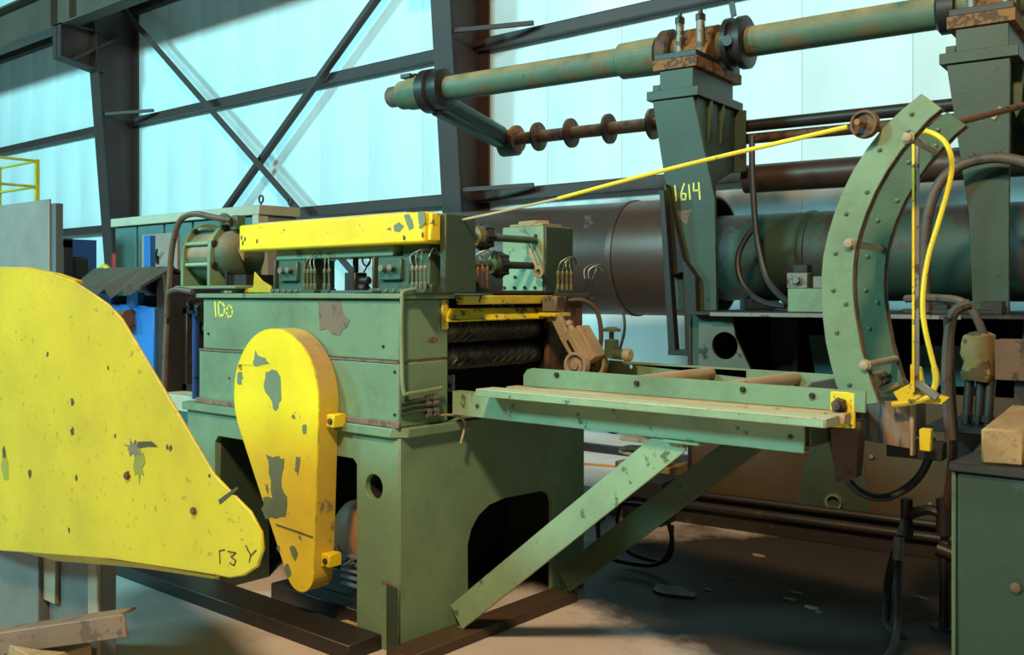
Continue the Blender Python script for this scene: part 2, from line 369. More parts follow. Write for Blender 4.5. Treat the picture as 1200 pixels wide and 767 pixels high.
part(t, 'latch', MB().box(-7.37, -7.33, 4.18, 4.2, 1.84, 1.9).bar((-7.35, 4.18, 1.87), (-7.29, 4.16, 1.95), .014, .014), BLACK, 0)
for x in (-7.5, -7.14): part(t, 'foot', MB().box(x-.06, x+.06, 4.1, 4.33, 0, .1), DARK)
t = thing('coil_cradle', 'blue machine stand under a torn dark rubber hood', 'machine', (-6.4, 3.6, 0))
for x in (-7.02, -5.72): part(t, 'blue_post', MB().box(x-.045, x+.045, 3.92, 3.97, 0, 2.04 if x < -6 else 1.95), BLUE)
part(t, 'blue_brace', MB().bar((-6.35, 3.94, 1.78), (-5.74, 3.94, 1.55), .05, .16), BLUE)
hood = []
rr = random.Random(3); n = 14
for i in range(n+1):
    x = -7.05+1.12*i/n; hood.append(((x, 3.28-.02*rr.random(), 1.60+.05*rr.random()*(1 if i % 3 else -.6))))
mb = MB(); top = [(-7.05+1.1*i/n, 3.52, 1.775+.008*rr.random()) for i in range(n+1)]
for i in range(n):
    a, b, c, d = V(hood[i]), V(hood[i+1]), V(top[i+1]), V(top[i]); dn = V((0, .004, -.018))
    mb.add([a, b, c, d, a+dn, b+dn, c+dn, d+dn], [(0,1,2,3),(7,6,5,4),(0,4,5,1),(1,5,6,2),(2,6,7,3),(3,7,4,0)])
part(t, 'rubber_hood', mb, mat('dusty_hood_rubber', (.055, .050, .034), (.03, .03, .024), .1, 7, .8, grime=.4), 0)
part(t, 'hood_back', MB().add([(-7.05, 3.52, 1.77), (-5.95, 3.52, 1.77), (-5.95, 3.9, 1.60), (-7.05, 3.9, 1.60), (-7.05, 3.52, 1.75), (-5.95, 3.52, 1.75), (-5.95, 3.9, 1.58), (-7.05, 3.9, 1.58)], [(0,1,2,3),(7,6,5,4),(0,4,5,1),(1,5,6,2),(2,6,7,3),(3,7,4,0)]), DARK, 0)
part(t, 'blue_frame', MB().prism([(-6.98, .95), (-6.0, .95), (-6.0, 1.5), (-6.2, 1.52), (-6.2, 1.60), (-6.35, 1.60), (-6.36, 1.52), (-6.56, 1.52), (-6.57, 1.60), (-6.72, 1.60), (-6.98, 1.5)], 'Y', 3.40, 3.45, [[(-6.62, 1.08), (-6.62, 1.36), (-6.3, 1.44), (-6.26, 1.08)]]), BLUE)
part(t, 'rusty_shaft', MB().cyl((-6.72, 3.37, 1.38), (-6.24, 3.37, 1.42), .07), RUSTY, 0)
part(t, 'rusty_shaft', MB().cyl((-6.6, 3.5, 1.2), (-6.3, 3.5, 1.22), .05), BLUED, 0)
part(t, 'dark_side', MB().box(-6.0, -5.9, 3.42, 3.9, .95, 1.72), DARK)
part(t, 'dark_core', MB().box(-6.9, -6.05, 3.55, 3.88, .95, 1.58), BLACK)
part(t, 'blue_drum', MB().cyl((-5.75, 3.9, 1.30), (-5.2, 3.9, 1.30), .28, n=28), BLUED)
part(t, 'dark_rack', MB().box(-5.9, -5.3, 3.55, 3.6, .95, 1.0).box(-5.9, -5.85, 3.55, 3.6, .95, 1.5).box(-5.9, -5.4, 3.55, 3.6, 1.46, 1.5), DARK)
part(t, 'bed', MB().box(-7.05, -5.0, 3.38, 4.1, .85, .95), CREAM)
for x in (-6.9, -5.2): part(t, 'leg', MB().box(x-.09, x+.09, 3.45, 4.0, 0, .85), DARK)
single('round_guard', 'round yellow guard partly hidden behind the green gear housing', 'guard', MB().lathe((-5.05, 3.75, 1.38), (0, -1, 0), [(0, .24), (.05, .24), (.07, .21)], 28), YEL, (-5.05, 3.75, .95), 0, 0)
t = thing('grey_screen', 'tall plain grey sheet screen at the left edge behind the yellow guard', 'screen', (-9.3, 4.0, 0))
part(t, 'sheet', MB().box(-10.2, -8.84, 4.0, 4.02, .05, 2.44), GREYP)
part(t, 'edge_post', MB().box(-8.86, -8.76, 4.02, 4.09, 0, 2.40), mat('slate_edge', (.10, .12, .13), rough=.5, grime=.2))
part(t, 'edge_post', MB().box(-10.2, -10.1, 4.02, 4.09, 0, 2.40), GREYP)
t = thing('platform_railing', 'thin yellow railing on a raised platform above the grey screen', 'railing', (-14.3, 6.4, 0))
part(t, 'deck', MB().box(-16.2, -13.55, 4.6, 6.1, 2.34, 2.42), DARK)
for x in (-16.1, -13.65):
    for y in (4.7, 6.0): part(t, 'leg', MB().box(x-.06, x+.06, y-.04, y+.04, 0, 2.34), DARK, 0)
for (x, y) in ((-16.1, 6), (-14.85, 6), (-13.62, 6), (-13.62, 4.7), (-14.85, 4.7), (-16.1, 4.7)): part(t, 'post', MB().box(x-.025, x+.025, y-.025, y+.025, 2.42, 3.42), YELB, 0)
for z in (2.75, 3.05, 3.40):
    for y in (6.0, 4.7): part(t, 'rail', MB().cyl((-16.1, y, z), (-13.62, y, z), .018, n=8), YELB, 0)
    part(t, 'rail', MB().cyl((-13.62, 6, z), (-13.62, 4.7, z), .018, n=8), YELB, 0)
t = thing('far_machine', 'distant blue machine with a dark cab between screen and cabinet', 'machine', (-11.5, 5.2, 0))
part(t, 'body', MB().box(-12.3, -11.75, 5.2, 5.9, .3, 2.25), BLUED)
part(t, 'panel', MB().box(-12.25, -11.8, 5.16, 5.2, 1.9, 2.2), BLUE)
part(t, 'cab', MB().box(-11.68, -11.6, 5.2, 5.3, 1.6, 2.2).box(-11.2, -11.12, 5.2, 5.3, 1.6, 2.2).box(-11.68, -11.12, 5.2, 5.3, 2.12, 2.22).box(-11.68, -11.12, 5.2, 5.9, 1.55, 1.75), BLACK, 0)
part(t, 'cab_seat', MB().box(-11.55, -11.3, 5.3, 5.6, 1.75, 2.02), BLACK, .03)
part(t, 'yellow_hook', MB().tube([(-11.0, 5.5, 1.70), (-10.9, 5.5, 1.86), (-10.75, 5.5, 1.90), (-10.6, 5.5, 1.80)], .03, 8), YELB, 0)
for (x, h_) in ((-12.0, 1.78), (-11.4, 1.72), (-10.5, 1.72), (-10.2, 1.74)): part(t, 'blue_leg', MB().box(x-.06, x+.06, 5.0, 5.1, .25, h_), BLUE)
part(t, 'bench', MB().box(-12.3, -9.6, 5.0, 5.9, 1.5, 1.58), DARK)
part(t, 'frame', MB().box(-12.3, -9.6, 5.02, 5.08, .2, .3).box(-12.3, -12.2, 5, 5.9, 0, 1.5).box(-9.75, -9.6, 5.0, 5.9, 0, 1.5), BLUED)
t = thing('lubricant_drum', 'small red topped green drum beside the teal cabinet', 'drum', (-9.75, 5.2, 1.58))
part(t, 'can', MB().lathe((-9.75, 5.2, 1.58), (0, 0, 1), [(0, .12), (.02, .125), (.24, .125), (.26, .12)], 18), GREEN_D, 0)
part(t, 'lid', MB().lathe((-9.75, 5.2, 1.845), (0, 0, 1), [(0, .13), (.15, .13), (.165, .11)], 18), RED, 0)
single('grey_cable', 'grey cable bending into the left end of the teal cabinet', 'cable', MB().tube([(-8.9, 4.9, 2.1), (-9.1, 4.95, 2.12), (-9.25, 5.0, 1.95), (-9.28, 5.05, 1.6)], .018), TUBES, (-9.1, 4.95, 1.58), 0, 0)
# ================================================================== BIG YELLOW CHAIN GUARD (front left)
S = .745
og = [(-5.95, 1.75), (-5.55, 1.742), (-5.169, 1.703), (-4.93, 1.662), (-4.709, 1.592), (-4.57, 1.545), (-4.44, 1.478), (-4.002, 1.116), (-3.664, .832), (-3.52, .765), (-3.40, .712), (-3.325, .64), (-3.312, .57), (-3.35, .495), (-3.447, .440), (-3.55, .412), (-3.632, .407),
      (-4.539, .316), (-5.803, .142), (-6.5, .13), (-7.1, .35), (-7.4, .8), (-7.3, 1.25), (-6.9, 1.6), (-6.4, 1.735)]
og = [(x*S, 1.6+(z-1.6)*S) for x, z in og]
t = thing('chain_guard', 'huge flat yellow chain guard filling the lower left foreground', 'guard', (-3.9, 1.85, 0))
part(t, 'face_plate', MB().prism(og, 'Y', 1.75, 1.762), YEL, .004)
rim = MB()
for i in range(len(og)):
    a, b = og[i], og[(i+1) % len(og)]
    if 3 <= i <= 18: continue
    rim.add([(a[0], 1.762, a[1]), (b[0], 1.762, b[1]), (b[0], 1.79, b[1]), (a[0], 1.79, a[1]), (a[0]*.996-.016, 1.762, a[1]*.99+.006), (b[0]*.996-.016, 1.762, b[1]*.99+.006), (b[0]*.996-.016, 1.79, b[1]*.99+.006), (a[0]*.996-.016, 1.79, a[1]*.99+.006)],
            [(0,1,2,3),(7,6,5,4),(0,4,5,1),(1,5,6,2),(2,6,7,3),(3,7,4,0)])
part(t, 'rim', rim, YEL, 0)
part(t, 'torn_lip', MB().prism([(-4.45, .50), (-3.9, .535), (-3.62, .575), (-3.25, .625), (-2.80, .672), (-2.80, .682), (-3.25, .64), (-3.62, .60), (-3.9, .60), (-4.45, .60)], 'Y', 1.80, 1.815), YELB, 0)
part(t, 'inner_shade_plate', MB().prism([(-4.45, .60), (-3.9, .60), (-3.62, .602), (-3.25, .645), (-2.80, .69), (-2.78, .80), (-4.45, .80)], 'Y', 1.815, 1.83), BLACK, 0)  # back plate coloured black for the shade in the gap inside the guard
holes = [(-3.673, 1.19, .011), (-3.673, 1.077, .013), (-3.26, .959, .014), (-3.64, .905, .009), (-4.279, .932, .02), (-4.037, .872, .013), (-3.0, 1.085, .007), (-2.98, 1.085, .009), (-3.70, .70, .009), (-3.35, 1.09, .006), (-2.75, 1.02, .005), (-3.88, 1.36, .008), (-3.4, 1.33, .006)]
for i, (x, z, r) in enumerate(holes):
    part(t, 'paint_chip', MB().prism(blob(x, z, r, r*1.2, 12, .45, i), 'Y', 1.7485, 1.75), MARKB, 0)
part(t, 'paint_chip', MB().prism(blob(-3.22, 1.06, .050, .024, 20, .6, 31), 'Y', 1.7483, 1.75), BAREB, 0)
part(t, 'paint_chip', MB().prism([(-3.2, 1.06), (-3.12, 1.075), (-3.06, 1.08), (-3.1, 1.095), (-3.19, 1.085)], 'Y', 1.7485, 1.75), MARKB, 0)
part(t, 'paint_chip', MB().prism(blob(-3.185, 1.01, .035, .05, 18, .45, 33), 'Y', 1.7487, 1.75), mat('greenish_scrape', (.22, .22, .02), rough=.5), 0)
part(t, 'paint_chip', MB().prism(blob(-4.27, .86, .03, .06, 18, .35, 35), 'Y', 1.7487, 1.75), mat('green_smear', (.25, .25, .02), rough=.5), 0)
part(t, 'bolt', MB().hexn((-3.26, 1.75, .959), (0, -1, 0), .012, .013), RUSTY, 0)
part(t, 'bolt', MB().hexn((-2.836, 1.75, .897), (0, -1, 0), .012, .012), RUSTY, 0)
part(t, 'dent', MB().prism([(-2.70, .950), (-2.60, 1.005), (-2.59, 1.0), (-2.69, .938)], 'Y', 1.7485, 1.75), MARKB, 0)
F_ = lambda u, v, d: (u, 1.7495-d, v)
part(t, 'painted_mark', strokes([[(-2.691, .752), (-2.693, .792), (-2.665, .80)], [(-2.648, .798), (-2.605, .800), (-2.63, .784), (-2.605, .776), (-2.615, .760), (-2.638, .764)]], F_, .0045, .001), MARKB, 0, kind='stuff')
part(t, 'painted_mark', strokes([[(-2.553, .832), (-2.527, .806), (-2.50, .826)], [(-2.527, .806), (-2.535, .785)]], F_, .0045, .001), MARKB, 0)
t = thing('steel_stanchion', 'pale grey steel box stanchion under the big yellow guard', 'stanchion', (-3.9, 2.0, 0))
part(t, 'box', MB().box(-4.60, -4.21, 1.86, 1.99, 0, .60), GREYB)
part(t, 'box', MB().box(-4.20, -3.76, 1.90, 1.97, 0, .58), GREYB)
part(t, 'flange', MB().box(-4.22, -4.10, 1.88, 1.90, .3, .57).box(-3.83, -3.75, 1.885, 1.90, 0, .58), TAN)
part(t, 'torn_paint', MB().prism([(-4.3, .56), (-4.1, .545), (-3.95, .55), (-3.9, .57), (-3.72, .55), (-3.69, .60), (-4.3, .60)], 'Y', 1.862, 1.87), YELB, 0)
single('angle_iron', 'loose rusty angle iron lying across the front of the grey stanchion', 'angle iron',
       MB().bar((-4.35, 1.50, .145), (-3.40, 1.82, .385), .012, .085).bar((-4.369, 1.557, .182), (-3.475, 1.858, .408), .108, .012), mat('brown_angle_iron', (.20, .12, .075), (.1, .06, .04), .1, 9, .6, grime=.4), (-3.9, 1.66, .2))
single('timber_block', 'rough timber block supporting the loose rusty angle iron', 'timber', MB().box(-4.0, -3.70, 1.63, 1.84, 0, .24), WOOD, (-3.85, 1.7, 0))
# ================================================================== ROLL FEED MACHINE
t = thing('machine_base', 'green fabricated steel pedestal of the roll feed machine', 'machine base', (-4.0, 3.6, 0))
X0, X1, Y0, Y1 = -4.90, -3.19, 2.98, 4.36
part(t, 'front_panel', MB().prism([(X0, 0), (-4.63, 0), (-4.63, .80), (-4.60, .835), (-3.50, .835), (-3.476, .81), (-3.476, 0), (X1-.02, 0), (X1-.005, .01), (X1-.005, .955), (X0, .955)], 'Y', Y0, Y0+.03, [circ(-3.357, .722, .058, 28)]), GREEN, .003)
part(t, 'port_tube', MB().ring((-3.357, Y0+.03, .722), (0, 1, 0), .05, .065, .057), DARK, 0)
arch = [(Y0+.005, 0), (3.43, 0), (3.425, .40), (3.45, .47), (3.50, .525), (3.58, .565), (3.70, .58), (4.0, .57), (4.06, .54), (4.08, .50), (4.08, 0), (Y1, 0), (Y1, .955), (Y0+.005, .955)]
part(t, 'side_panel', MB().prism(arch, 'X', X1-.03, X1), GREEN, .003)
part(t, 'corner_edge', MB().cyl((X1-.025, Y0+.025, 0), (X1-.025, Y0+.025, .955), .0255, n=24), GREEN, 0)
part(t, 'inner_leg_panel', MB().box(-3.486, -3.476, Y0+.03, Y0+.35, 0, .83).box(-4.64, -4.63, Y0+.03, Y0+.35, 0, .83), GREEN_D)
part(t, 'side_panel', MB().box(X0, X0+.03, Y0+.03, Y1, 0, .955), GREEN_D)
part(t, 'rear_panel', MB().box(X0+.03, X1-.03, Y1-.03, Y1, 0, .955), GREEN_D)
part(t, 'inner_shade_sheet', MB().box(-3.75, -3.73, 3.42, Y1-.03, .0, .955), BLACK)  # black sheet added so the inside of the pedestal reads as shade
part(t, 'top_plate', MB().prism([(X0-.02, Y0-.025), (X1-.03, Y0-.025), (X1+.028, Y0+.03), (X1+.028, Y1+.02), (X0-.02, Y1+.02)], 'Z', .957, 1.0), GREEN, .004)
part(t, 'floor_sill', MB().box(-5.6, -3.3, 2.78, 2.975, 0, .07), DARK)
part(t, 'floor_sill', MB().box(-3.19, -3.04, 2.9, 4.1, 0, .05), mat('brown_oily_sill', (.06, .035, .02), DK, .08, 5, .6, grime=.5))
part(t, 'foot_plate', MB().box(-3.27, -3.185, 2.972, 2.98, 0, .30), GREEN_D)
part(t, 'paint_scrape', MB().prism(blob(-3.275, .30, .05, .012, 14, .4, 8), 'Y', 2.9785, 2.9795), BAREB, 0)
t = thing('gear_housing', 'green painted gear housing with chalked number and bare brown patch', 'gear housing', (-4.0, 3.14, 1.0))
part(t, 'lower_case', MB().box(-4.79, -3.195, 2.982, 3.295, 1.0, 1.288), GREEN, .008, seg=2)
part(t, 'upper_case', MB().box(-4.755, -3.195, 2.986, 3.295, 1.296, 1.572), GREEN, .008, seg=2)
part(t, 'seam_gasket', MB().box(-4.785, -3.20, 2.978, 3.29, 1.287, 1.297), BAREB, 0)
part(t, 'lid', MB().box(-4.80, -3.17, 2.965, 3.32, 1.573, 1.597), GREEN, .004)
part(t, 'base_flange', MB().box(-4.80, -3.18, 2.965, 2.981, 1.0, 1.03), BAREB)
part(t, 'bare_patch', MB().prism([(-3.76, 1.555), (-3.60, 1.562), (-3.575, 1.50), (-3.53, 1.475), (-3.55, 1.44), (-3.58, 1.43), (-3.60, 1.40), (-3.66, 1.405), (-3.70, 1.43), (-3.75, 1.42)], 'Y', 2.984, 2.986), BAREB, 0)
part(t, 'painted_number', strokes([[(-4.64, 1.555), (-4.63, 1.475)], [(-4.61, 1.55), (-4.60, 1.475), (-4.555, 1.485), (-4.545, 1.525), (-4.575, 1.55), (-4.61, 1.55)], [(-4.515, 1.53), (-4.53, 1.505), (-4.525, 1.48), (-4.50, 1.47), (-4.478, 1.485), (-4.478, 1.515), (-4.495, 1.532), (-4.515, 1.53)]], lambda u, v, d: (u, 2.9855-d, v), .011, .0012), MARK, 0, 'yellow chalked number')
part(t, 'bare_patch', MB().prism(blob(3.19, 1.385, .04, .012, 14, .3, 4), 'X', -3.195, -3.1935), BAREB, 0)
bolts(t, [(-3.22, 2.981, z) for z in (1.06, 1.25)]+[(-3.3, 2.985, 1.36), (-4.5, 2.985, 1.15), (-3.9, 2.981, 1.2), (-4.7, 2.985, 1.38)], (0, -1, 0), .007, .006, DARK)
mb = MB().tube([(-3.19, 3.33, 1.60), (-3.17, 3.20, 1.615), (-3.165, 3.0, 1.61), (-3.168, 2.975, 1.56), (-3.168, 2.975, 1.32), (-3.168, 2.985, 1.17), (-3.165, 3.02, 1.155), (-3.165, 3.22, 1.165)], .009, 8, 5)
t2 = thing('lube_lines', 'thin green lubrication tubes down the corner of the gear housing', 'tubing', (-3.17, 3.05, 1.1))
part(t2, 'tube', mb, GREEN_L, 0)
for z in (1.12, 1.095, 1.07): part(t2, 'tube', MB().tube([(-3.19, 2.99, z-.01), (-3.175, 3.06, z), (-3.175, 3.2, z)], .007, 6), GREEN_D, 0)
for z in (1.125, 1.10, 1.065, 1.05): part(t2, 'fitting', MB().hexn((-3.172, 3.13, z), (0, 1, 0), .03, .014).hexn((-3.172, 3.17, z), (0, 1, 0), .035, .016), STEEL, 0)
part(t2, 'tube', MB().tube([(-3.17, 3.2, 1.04), (-3.16, 3.31, 1.03), (-3.15, 3.36, .99), (-3.14, 3.32, .90)], .006, 6), TAN, 0)
t = thing('gear_housing', 'dark gear housing on the far side of the feed rolls', 'gear housing', (-3.9, 4.2, 1.0))
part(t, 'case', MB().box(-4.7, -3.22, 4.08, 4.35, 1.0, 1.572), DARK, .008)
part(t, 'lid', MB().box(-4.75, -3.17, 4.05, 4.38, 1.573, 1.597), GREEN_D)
part(t, 'bearing_plate', MB().box(-3.235, -3.20, 4.06, 4.36, 1.05, 1.57), RUSTY)
for (z, nm, lb) in ((1.415, 'feed_roll', 'upper spiral grooved feed roll between the two gear housings'), (1.285, 'feed_roll', 'lower spiral grooved feed roll just above the dark throat')):
    t = thing(nm, lb, 'roll', (-3.30, 3.7, z), 0, 'spiral feed rolls')
    part(t, 'roll_body', MB().cyl((-3.30, 3.31, z), (-3.30, 4.06, z), .052, n=28), ROLL, 0)
    mb = MB()
    for s in range(13):
        y = 3.29+s*.06
        pts = [(-3.30+.0525*math.cos(a), y+.05*a, z+.0525*math.sin(a)) for a in [-1.9+q*.35 for q in range(12)] if 3.312 < y+.05*a < 4.055]
        if len(pts) > 2: mb.tube(pts, .004, 5, 1)
    part(t, 'spiral_ridges', mb, STEEL, 0, kind='stuff')
t = thing('roll_guard', 'two dirty yellow guard plates above the feed rolls', 'guard', (-3.15, 3.65, 1.47))
part(t, 'plate', MB().box(-3.19, -3.14, 3.34, 4.02, 1.545, 1.588), YELB)
part(t, 'plate', MB().add([(-3.15, 3.24, 1.478), (-3.15, 4.09, 1.472), (-3.19, 4.09, 1.525), (-3.19, 3.30, 1.530), (-3.162, 3.24, 1.47), (-3.162, 4.09, 1.464), (-3.20, 4.09, 1.52), (-3.20, 3.30, 1.525)], [(0,1,2,3),(7,6,5,4),(0,4,5,1),(1,5,6,2),(2,6,7,3),(3,7,4,0)]), YELS)
part(t, 'lip', MB().box(-3.155, -3.145, 3.24, 4.09, 1.466, 1.477), YELS)
part(t, 'hanger', MB().box(-3.195, -3.185, 3.245, 3.29, 1.43, 1.57).box(-3.2, -3.19, 4.04, 4.08, 1.45, 1.58), YELB)
part(t, 'top_shelf', MB().box(-3.6, -3.16, 3.33, 4.05, 1.598, 1.612), DARK)
t = thing('sensor_box', 'small orange and grey sensor box on the yellow roll guard', 'sensor', (-3.11, 3.98, 1.5))
part(t, 'body', MB().box(-3.13, -3.05, 3.94, 4.0, 1.50, 1.585), RUSTO)
part(t, 'cheek', MB().box(-3.135, -3.045, 3.92, 3.94, 1.505, 1.58), STEEL)
part(t, 'cheek', MB().box(-3.135, -3.045, 4.0, 4.025, 1.505, 1.585), DARK)
part(t, 'clamp', MB().box(-3.145, -3.04, 3.90, 4.04, 1.478, 1.50), YELS)
part(t, 'hose', MB().tube([(-3.06, 4.03, 1.56), (-3.0, 4.1, 1.56), (-2.96, 4.16, 1.50), (-2.95, 4.18, 1.36), (-3.0, 4.2, 1.2)], .012), RUBBERB, 0)
single('switch_plate', 'small pale square plate in the dark throat under the rolls', 'plate', MB().prism([(3.325, 1.13), (3.40, 1.13), (3.40, 1.21), (3.325, 1.21)], 'X', -3.26, -3.25, [circ(3.362, 1.16, .011, 10)]), STEEL, (-3.25, 3.36, 1.13))
single('throat_shade_sheet', 'black sheet added for the shade in the throat behind the feed rolls', 'plate', MB().box(-3.62, -3.6, 3.30, 4.07, 1.01, 1.59), BLACK, (-3.6, 3.6, 1.0))  # black backdrop added to stand for the shade inside the throat
# small teardrop guard
KG = 1.055
KP = lambda q: (q[0]*KG, 1.6+(q[1]-1.6)*KG)
c0, r0, c1, r1 = KP((-3.735, 1.118)), .338, KP((-3.55, .37)), .105
t = thing('drive_guard', 'teardrop shaped chipped yellow drive guard on the green housing', 'guard', (-3.85, 2.92, .2))
dx, dz = c1[0]-c0[0], c1[1]-c0[1]; dd = math.hypot(dx, dz); a0 = math.atan2(dz, dx); be = math.acos((r0-r1)/dd)
out = []
n = 30
sa, ea = a0+be, a0-be+2*math.pi
for i in range(n+1): a = sa+(ea-sa)*i/n; out.append((c0[0]+r0*math.cos(a), c0[1]+r0*math.sin(a)))
sa, ea = a0-be, a0+be
for i in range(13): a = sa+(ea-sa)*i/12; out.append((c1[0]+r1*math.cos(a), c1[1]+r1*math.sin(a)))
cx = sum(p[0] for p in out)/len(out)
part(t, 'face_plate', MB().prism(out, 'Y', 2.862, 2.872, [circ(*KP((-4.005, 1.245)), .016, 14)]), YEL2, .004)
rim = MB(); N_ = len(out)
for i in range(N_):
    a, b = out[i], out[(i+1) % N_]
    def inn(p): return (c0[0]+(p[0]-c0[0])*.97+.004, p[1]*.985+.008)
    ai, bi = inn(a), inn(b)
    rim.add([(a[0], 2.872, a[1]), (b[0], 2.872, b[1]), (b[0], 2.978, b[1]), (a[0], 2.978, a[1]), (ai[0], 2.872, ai[1]), (bi[0], 2.872, bi[1]), (bi[0], 2.978, bi[1]), (ai[0], 2.978, ai[1])], [(0,1,2,3),(7,6,5,4),(3,2,6,7),(0,4,5,1)])
part(t, 'rim', rim, mat('dusty_yellow_rim', (.62, .44, .05), (.28, .18, .10), .08, 4, .5, grime=.35, gcol=(.20, .12, .07), gscale=2.2, dust=(.36, .23, .13)), 0)
part(t, 'weld_seam', MB().bar((*KP((-3.72, 0))[:1], 2.860, KP((0, .545))[1]), (KP((-3.455, 0))[0], 2.860, KP((0, .53))[1]), .004, .006), BAREB, 0)
for z in (1.01, .36):
    x = -3.60 if z > 1 else -3.635
    lug = part(t, 'lug', MB().box(x, x+.06, 2.90, 2.975, z-.03, z+.03), YEL2)
    part(lug, 'lug_bolt', MB().hexn((x+.035, 2.90, z), (0, -1, 0), .012, .014), RUSTY, 0)
chips = [([(-3.89, 1.29), (-3.88, 1.335), (-3.86, 1.31), (-3.80, 1.30), (-3.77, 1.275), (-3.84, 1.265), (-3.90, 1.265)], 0), ([(-3.80, 1.235), (-3.75, 1.25), (-3.69, 1.22), (-3.685, 1.15), (-3.70, 1.10), (-3.725, 1.06), (-3.75, 1.10), (-3.80, 1.14), (-3.815, 1.18)], 0),
         ([(-3.80, .855), (-3.70, .86), (-3.66, .85), (-3.675, .78), (-3.68, .72), (-3.64, .68), (-3.65, .59), (-3.72, .57), (-3.80, .555), (-3.835, .60), (-3.82, .655), (-3.75, .66), (-3.76, .74), (-3.775, .80)], 0),
         ([(-3.575, .87), (-3.545, .875), (-3.55, .82), (-3.565, .78), (-3.58, .80)], 0), ([(-3.53, 1.0), (-3.505, 1.02), (-3.50, .985), (-3.525, .975)], 0), ([(-4.02, 1.225), (-3.985, 1.225), (-3.975, 1.2), (-3.99, 1.165), (-4.03, 1.175)], 0),
         ([(-3.62, .45), (-3.60, .47), (-3.56, .44), (-3.58, .40)], 0), ([(-3.66, .36), (-3.63, .38), (-3.61, .33), (-3.64, .32)], 0), ([(-3.56, .51), (-3.535, .55), (-3.53, .50)], 0), ([(-3.72, .44), (-3.70, .46), (-3.69, .42)], 0)]
for q, _ in chips:
    q = [KP(k) for k in q]
    qq = []
    for i in range(len(q)):
        a, b = q[i], q[(i+1) % len(q)]; qq.append(a); mx, mz = (a[0]+b[0])/2, (a[1]+b[1])/2; qq.append((mx+random.uniform(-.012, .012), mz+random.uniform(-.012, .012)))
    part(t, 'paint_chip', MB().prism(qq, 'Y', 2.8607, 2.862), BARE, 0, 'bare green patch')
# motor under the housing
t = thing('electric_motor', 'brown capped finned electric motor on the floor inside the pedestal', 'motor', (-3.95, 3.4, 0))
mx, mz = -3.80, .37
part(t, 'end_cap', MB().lathe((mx, 3.30, mz), (0, -1, 0), [(0, .185), (.03, .185), (.07, .16), (.10, .11), (.115, .05), (.118, .01)], 32), BROWNP, 0)
part(t, 'body', MB().cyl((mx, 3.30, mz), (mx, 3.62, mz), .17, n=28), FIN, 0)
for i in range(5): part(t, 'fin', MB().box(mx-.02, mx+.19, 3.17, 3.20, .15+i*.035, .165+i*.035), FIN, .002)
part(t, 'guard_wire', MB().tube([(mx-.09, 3.17, .34), (mx-.03, 3.15, .30), (mx+.03, 3.15, .26), (mx+.10, 3.15, .30)], .008), STEEL, 0)
part(t, 'foot', MB().box(-4.2, -3.75, 3.22, 3.6, .08, .2), DARK)
part(t, 'base', MB().box(-4.3, -3.6, 3.1, 3.65, 0, .08), DARK)
single('scrap_board', 'pale board scrap lying under the teardrop guard', 'board', MB().prism([(-3.72, 3.02), (-3.50, 3.06), (-3.49, 3.4), (-3.60, 3.35)], 'Z', 0, .02), DUST, (-3.6, 3.2, 0))
# ---- top of the housing
t = thing('top_cover', 'long bright yellow channel cover over the roll bearings', 'cover', (-3.9, 3.2, 1.82))
part(t, 'channel', MB().box(-4.53, -3.115, 3.06, 3.33, 1.822, 1.962), YEL2, .012, seg=2)
part(t, 'ridge', MB().box(-4.50, -3.3, 3.12, 3.30, 1.963, 1.974), mat('dusty_cream_top', (.50, .42, .24), (.3, .2, .1), .1, 8, .8), .004)
part(t, 'end_cap', MB().box(-3.113, -3.085, 3.075, 3.135, 1.83, 1.955), YELS, .006)
for q in ([(-3.37, 1.91), (-3.335, 1.925), (-3.30, 1.905), (-3.33, 1.88), (-3.365, 1.885)], [(-3.30, 1.955), (-3.27, 1.96), (-3.245, 1.93), (-3.235, 1.895), (-3.265, 1.885), (-3.285, 1.92)], [(-3.21, 1.966), (-3.165, 1.966), (-3.16, 1.92), (-3.185, 1.885), (-3.205, 1.92)], [(-3.42, 1.895), (-3.395, 1.905), (-3.385, 1.89)]):
    part(t, 'paint_chip', MB().prism([(u*.983+.0, v-.004) for u, v in q], 'Y', 3.0585, 3.06), BARE, 0, 'bare green patch')
for q in ((-4.58, 1.90), (-4.55, 1.89), (-4.57, 1.87), (-4.44, 1.875), (-3.3, 1.85), (-3.18, 1.86), (-3.19, 1.90)): part(t, 'paint_chip', MB().prism(blob(q[0]*.983, q[1]-.004, .008, .012, 10, .4, int(q[0]*-100)), 'Y', 3.0587, 3.06), MARKB, 0)
single('support_bar', 'pale green flat bar carrying the yellow channel cover', 'bar', MB().box(-4.28, -3.38, 3.12, 3.30, 1.772, 1.824), GREEN_L, (-3.8, 3.2, 1.77))
for (xa, lb) in ((-4.28, 'green bearing block beside the air cylinder under the yellow cover'), (-3.51, 'green bearing block at the right end under the yellow cover')):
    t = thing('bearing_block', lb, 'bearing block', (xa+.12, 3.2, 1.6), 0, 'bearing blocks under the yellow cover')
    part(t, 'body', MB().box(xa+.02, xa+.24, 3.12, 3.30, 1.615, 1.771), GREEN_SH)
    part(t, 'foot', MB().box(xa, xa+.26, 3.08, 3.31, 1.598, 1.622), GREEN_SH)
    part(t, 'face_cap', MB().box(xa+.05, xa+.20, 3.10, 3.12, 1.66, 1.76), GREEN_SH)
    for dx in (.09, .15): part(t, 'stud', MB().cyl((xa+dx, 3.10, 1.715), (xa+dx, 3.075, 1.715), .017, n=14), STEEL, 0)
    part(t, 'rib', MB().box(xa-.0, xa+.015, 3.10, 3.3, 1.622, 1.77).box(xa+.245, xa+.26, 3.10, 3.3, 1.622, 1.77), GREEN_D)
    bolts(t, [(xa+.03+q*.05, 3.08, 1.612) for q in range(5)], (0, -1, 0), .008, .008, STEEL)
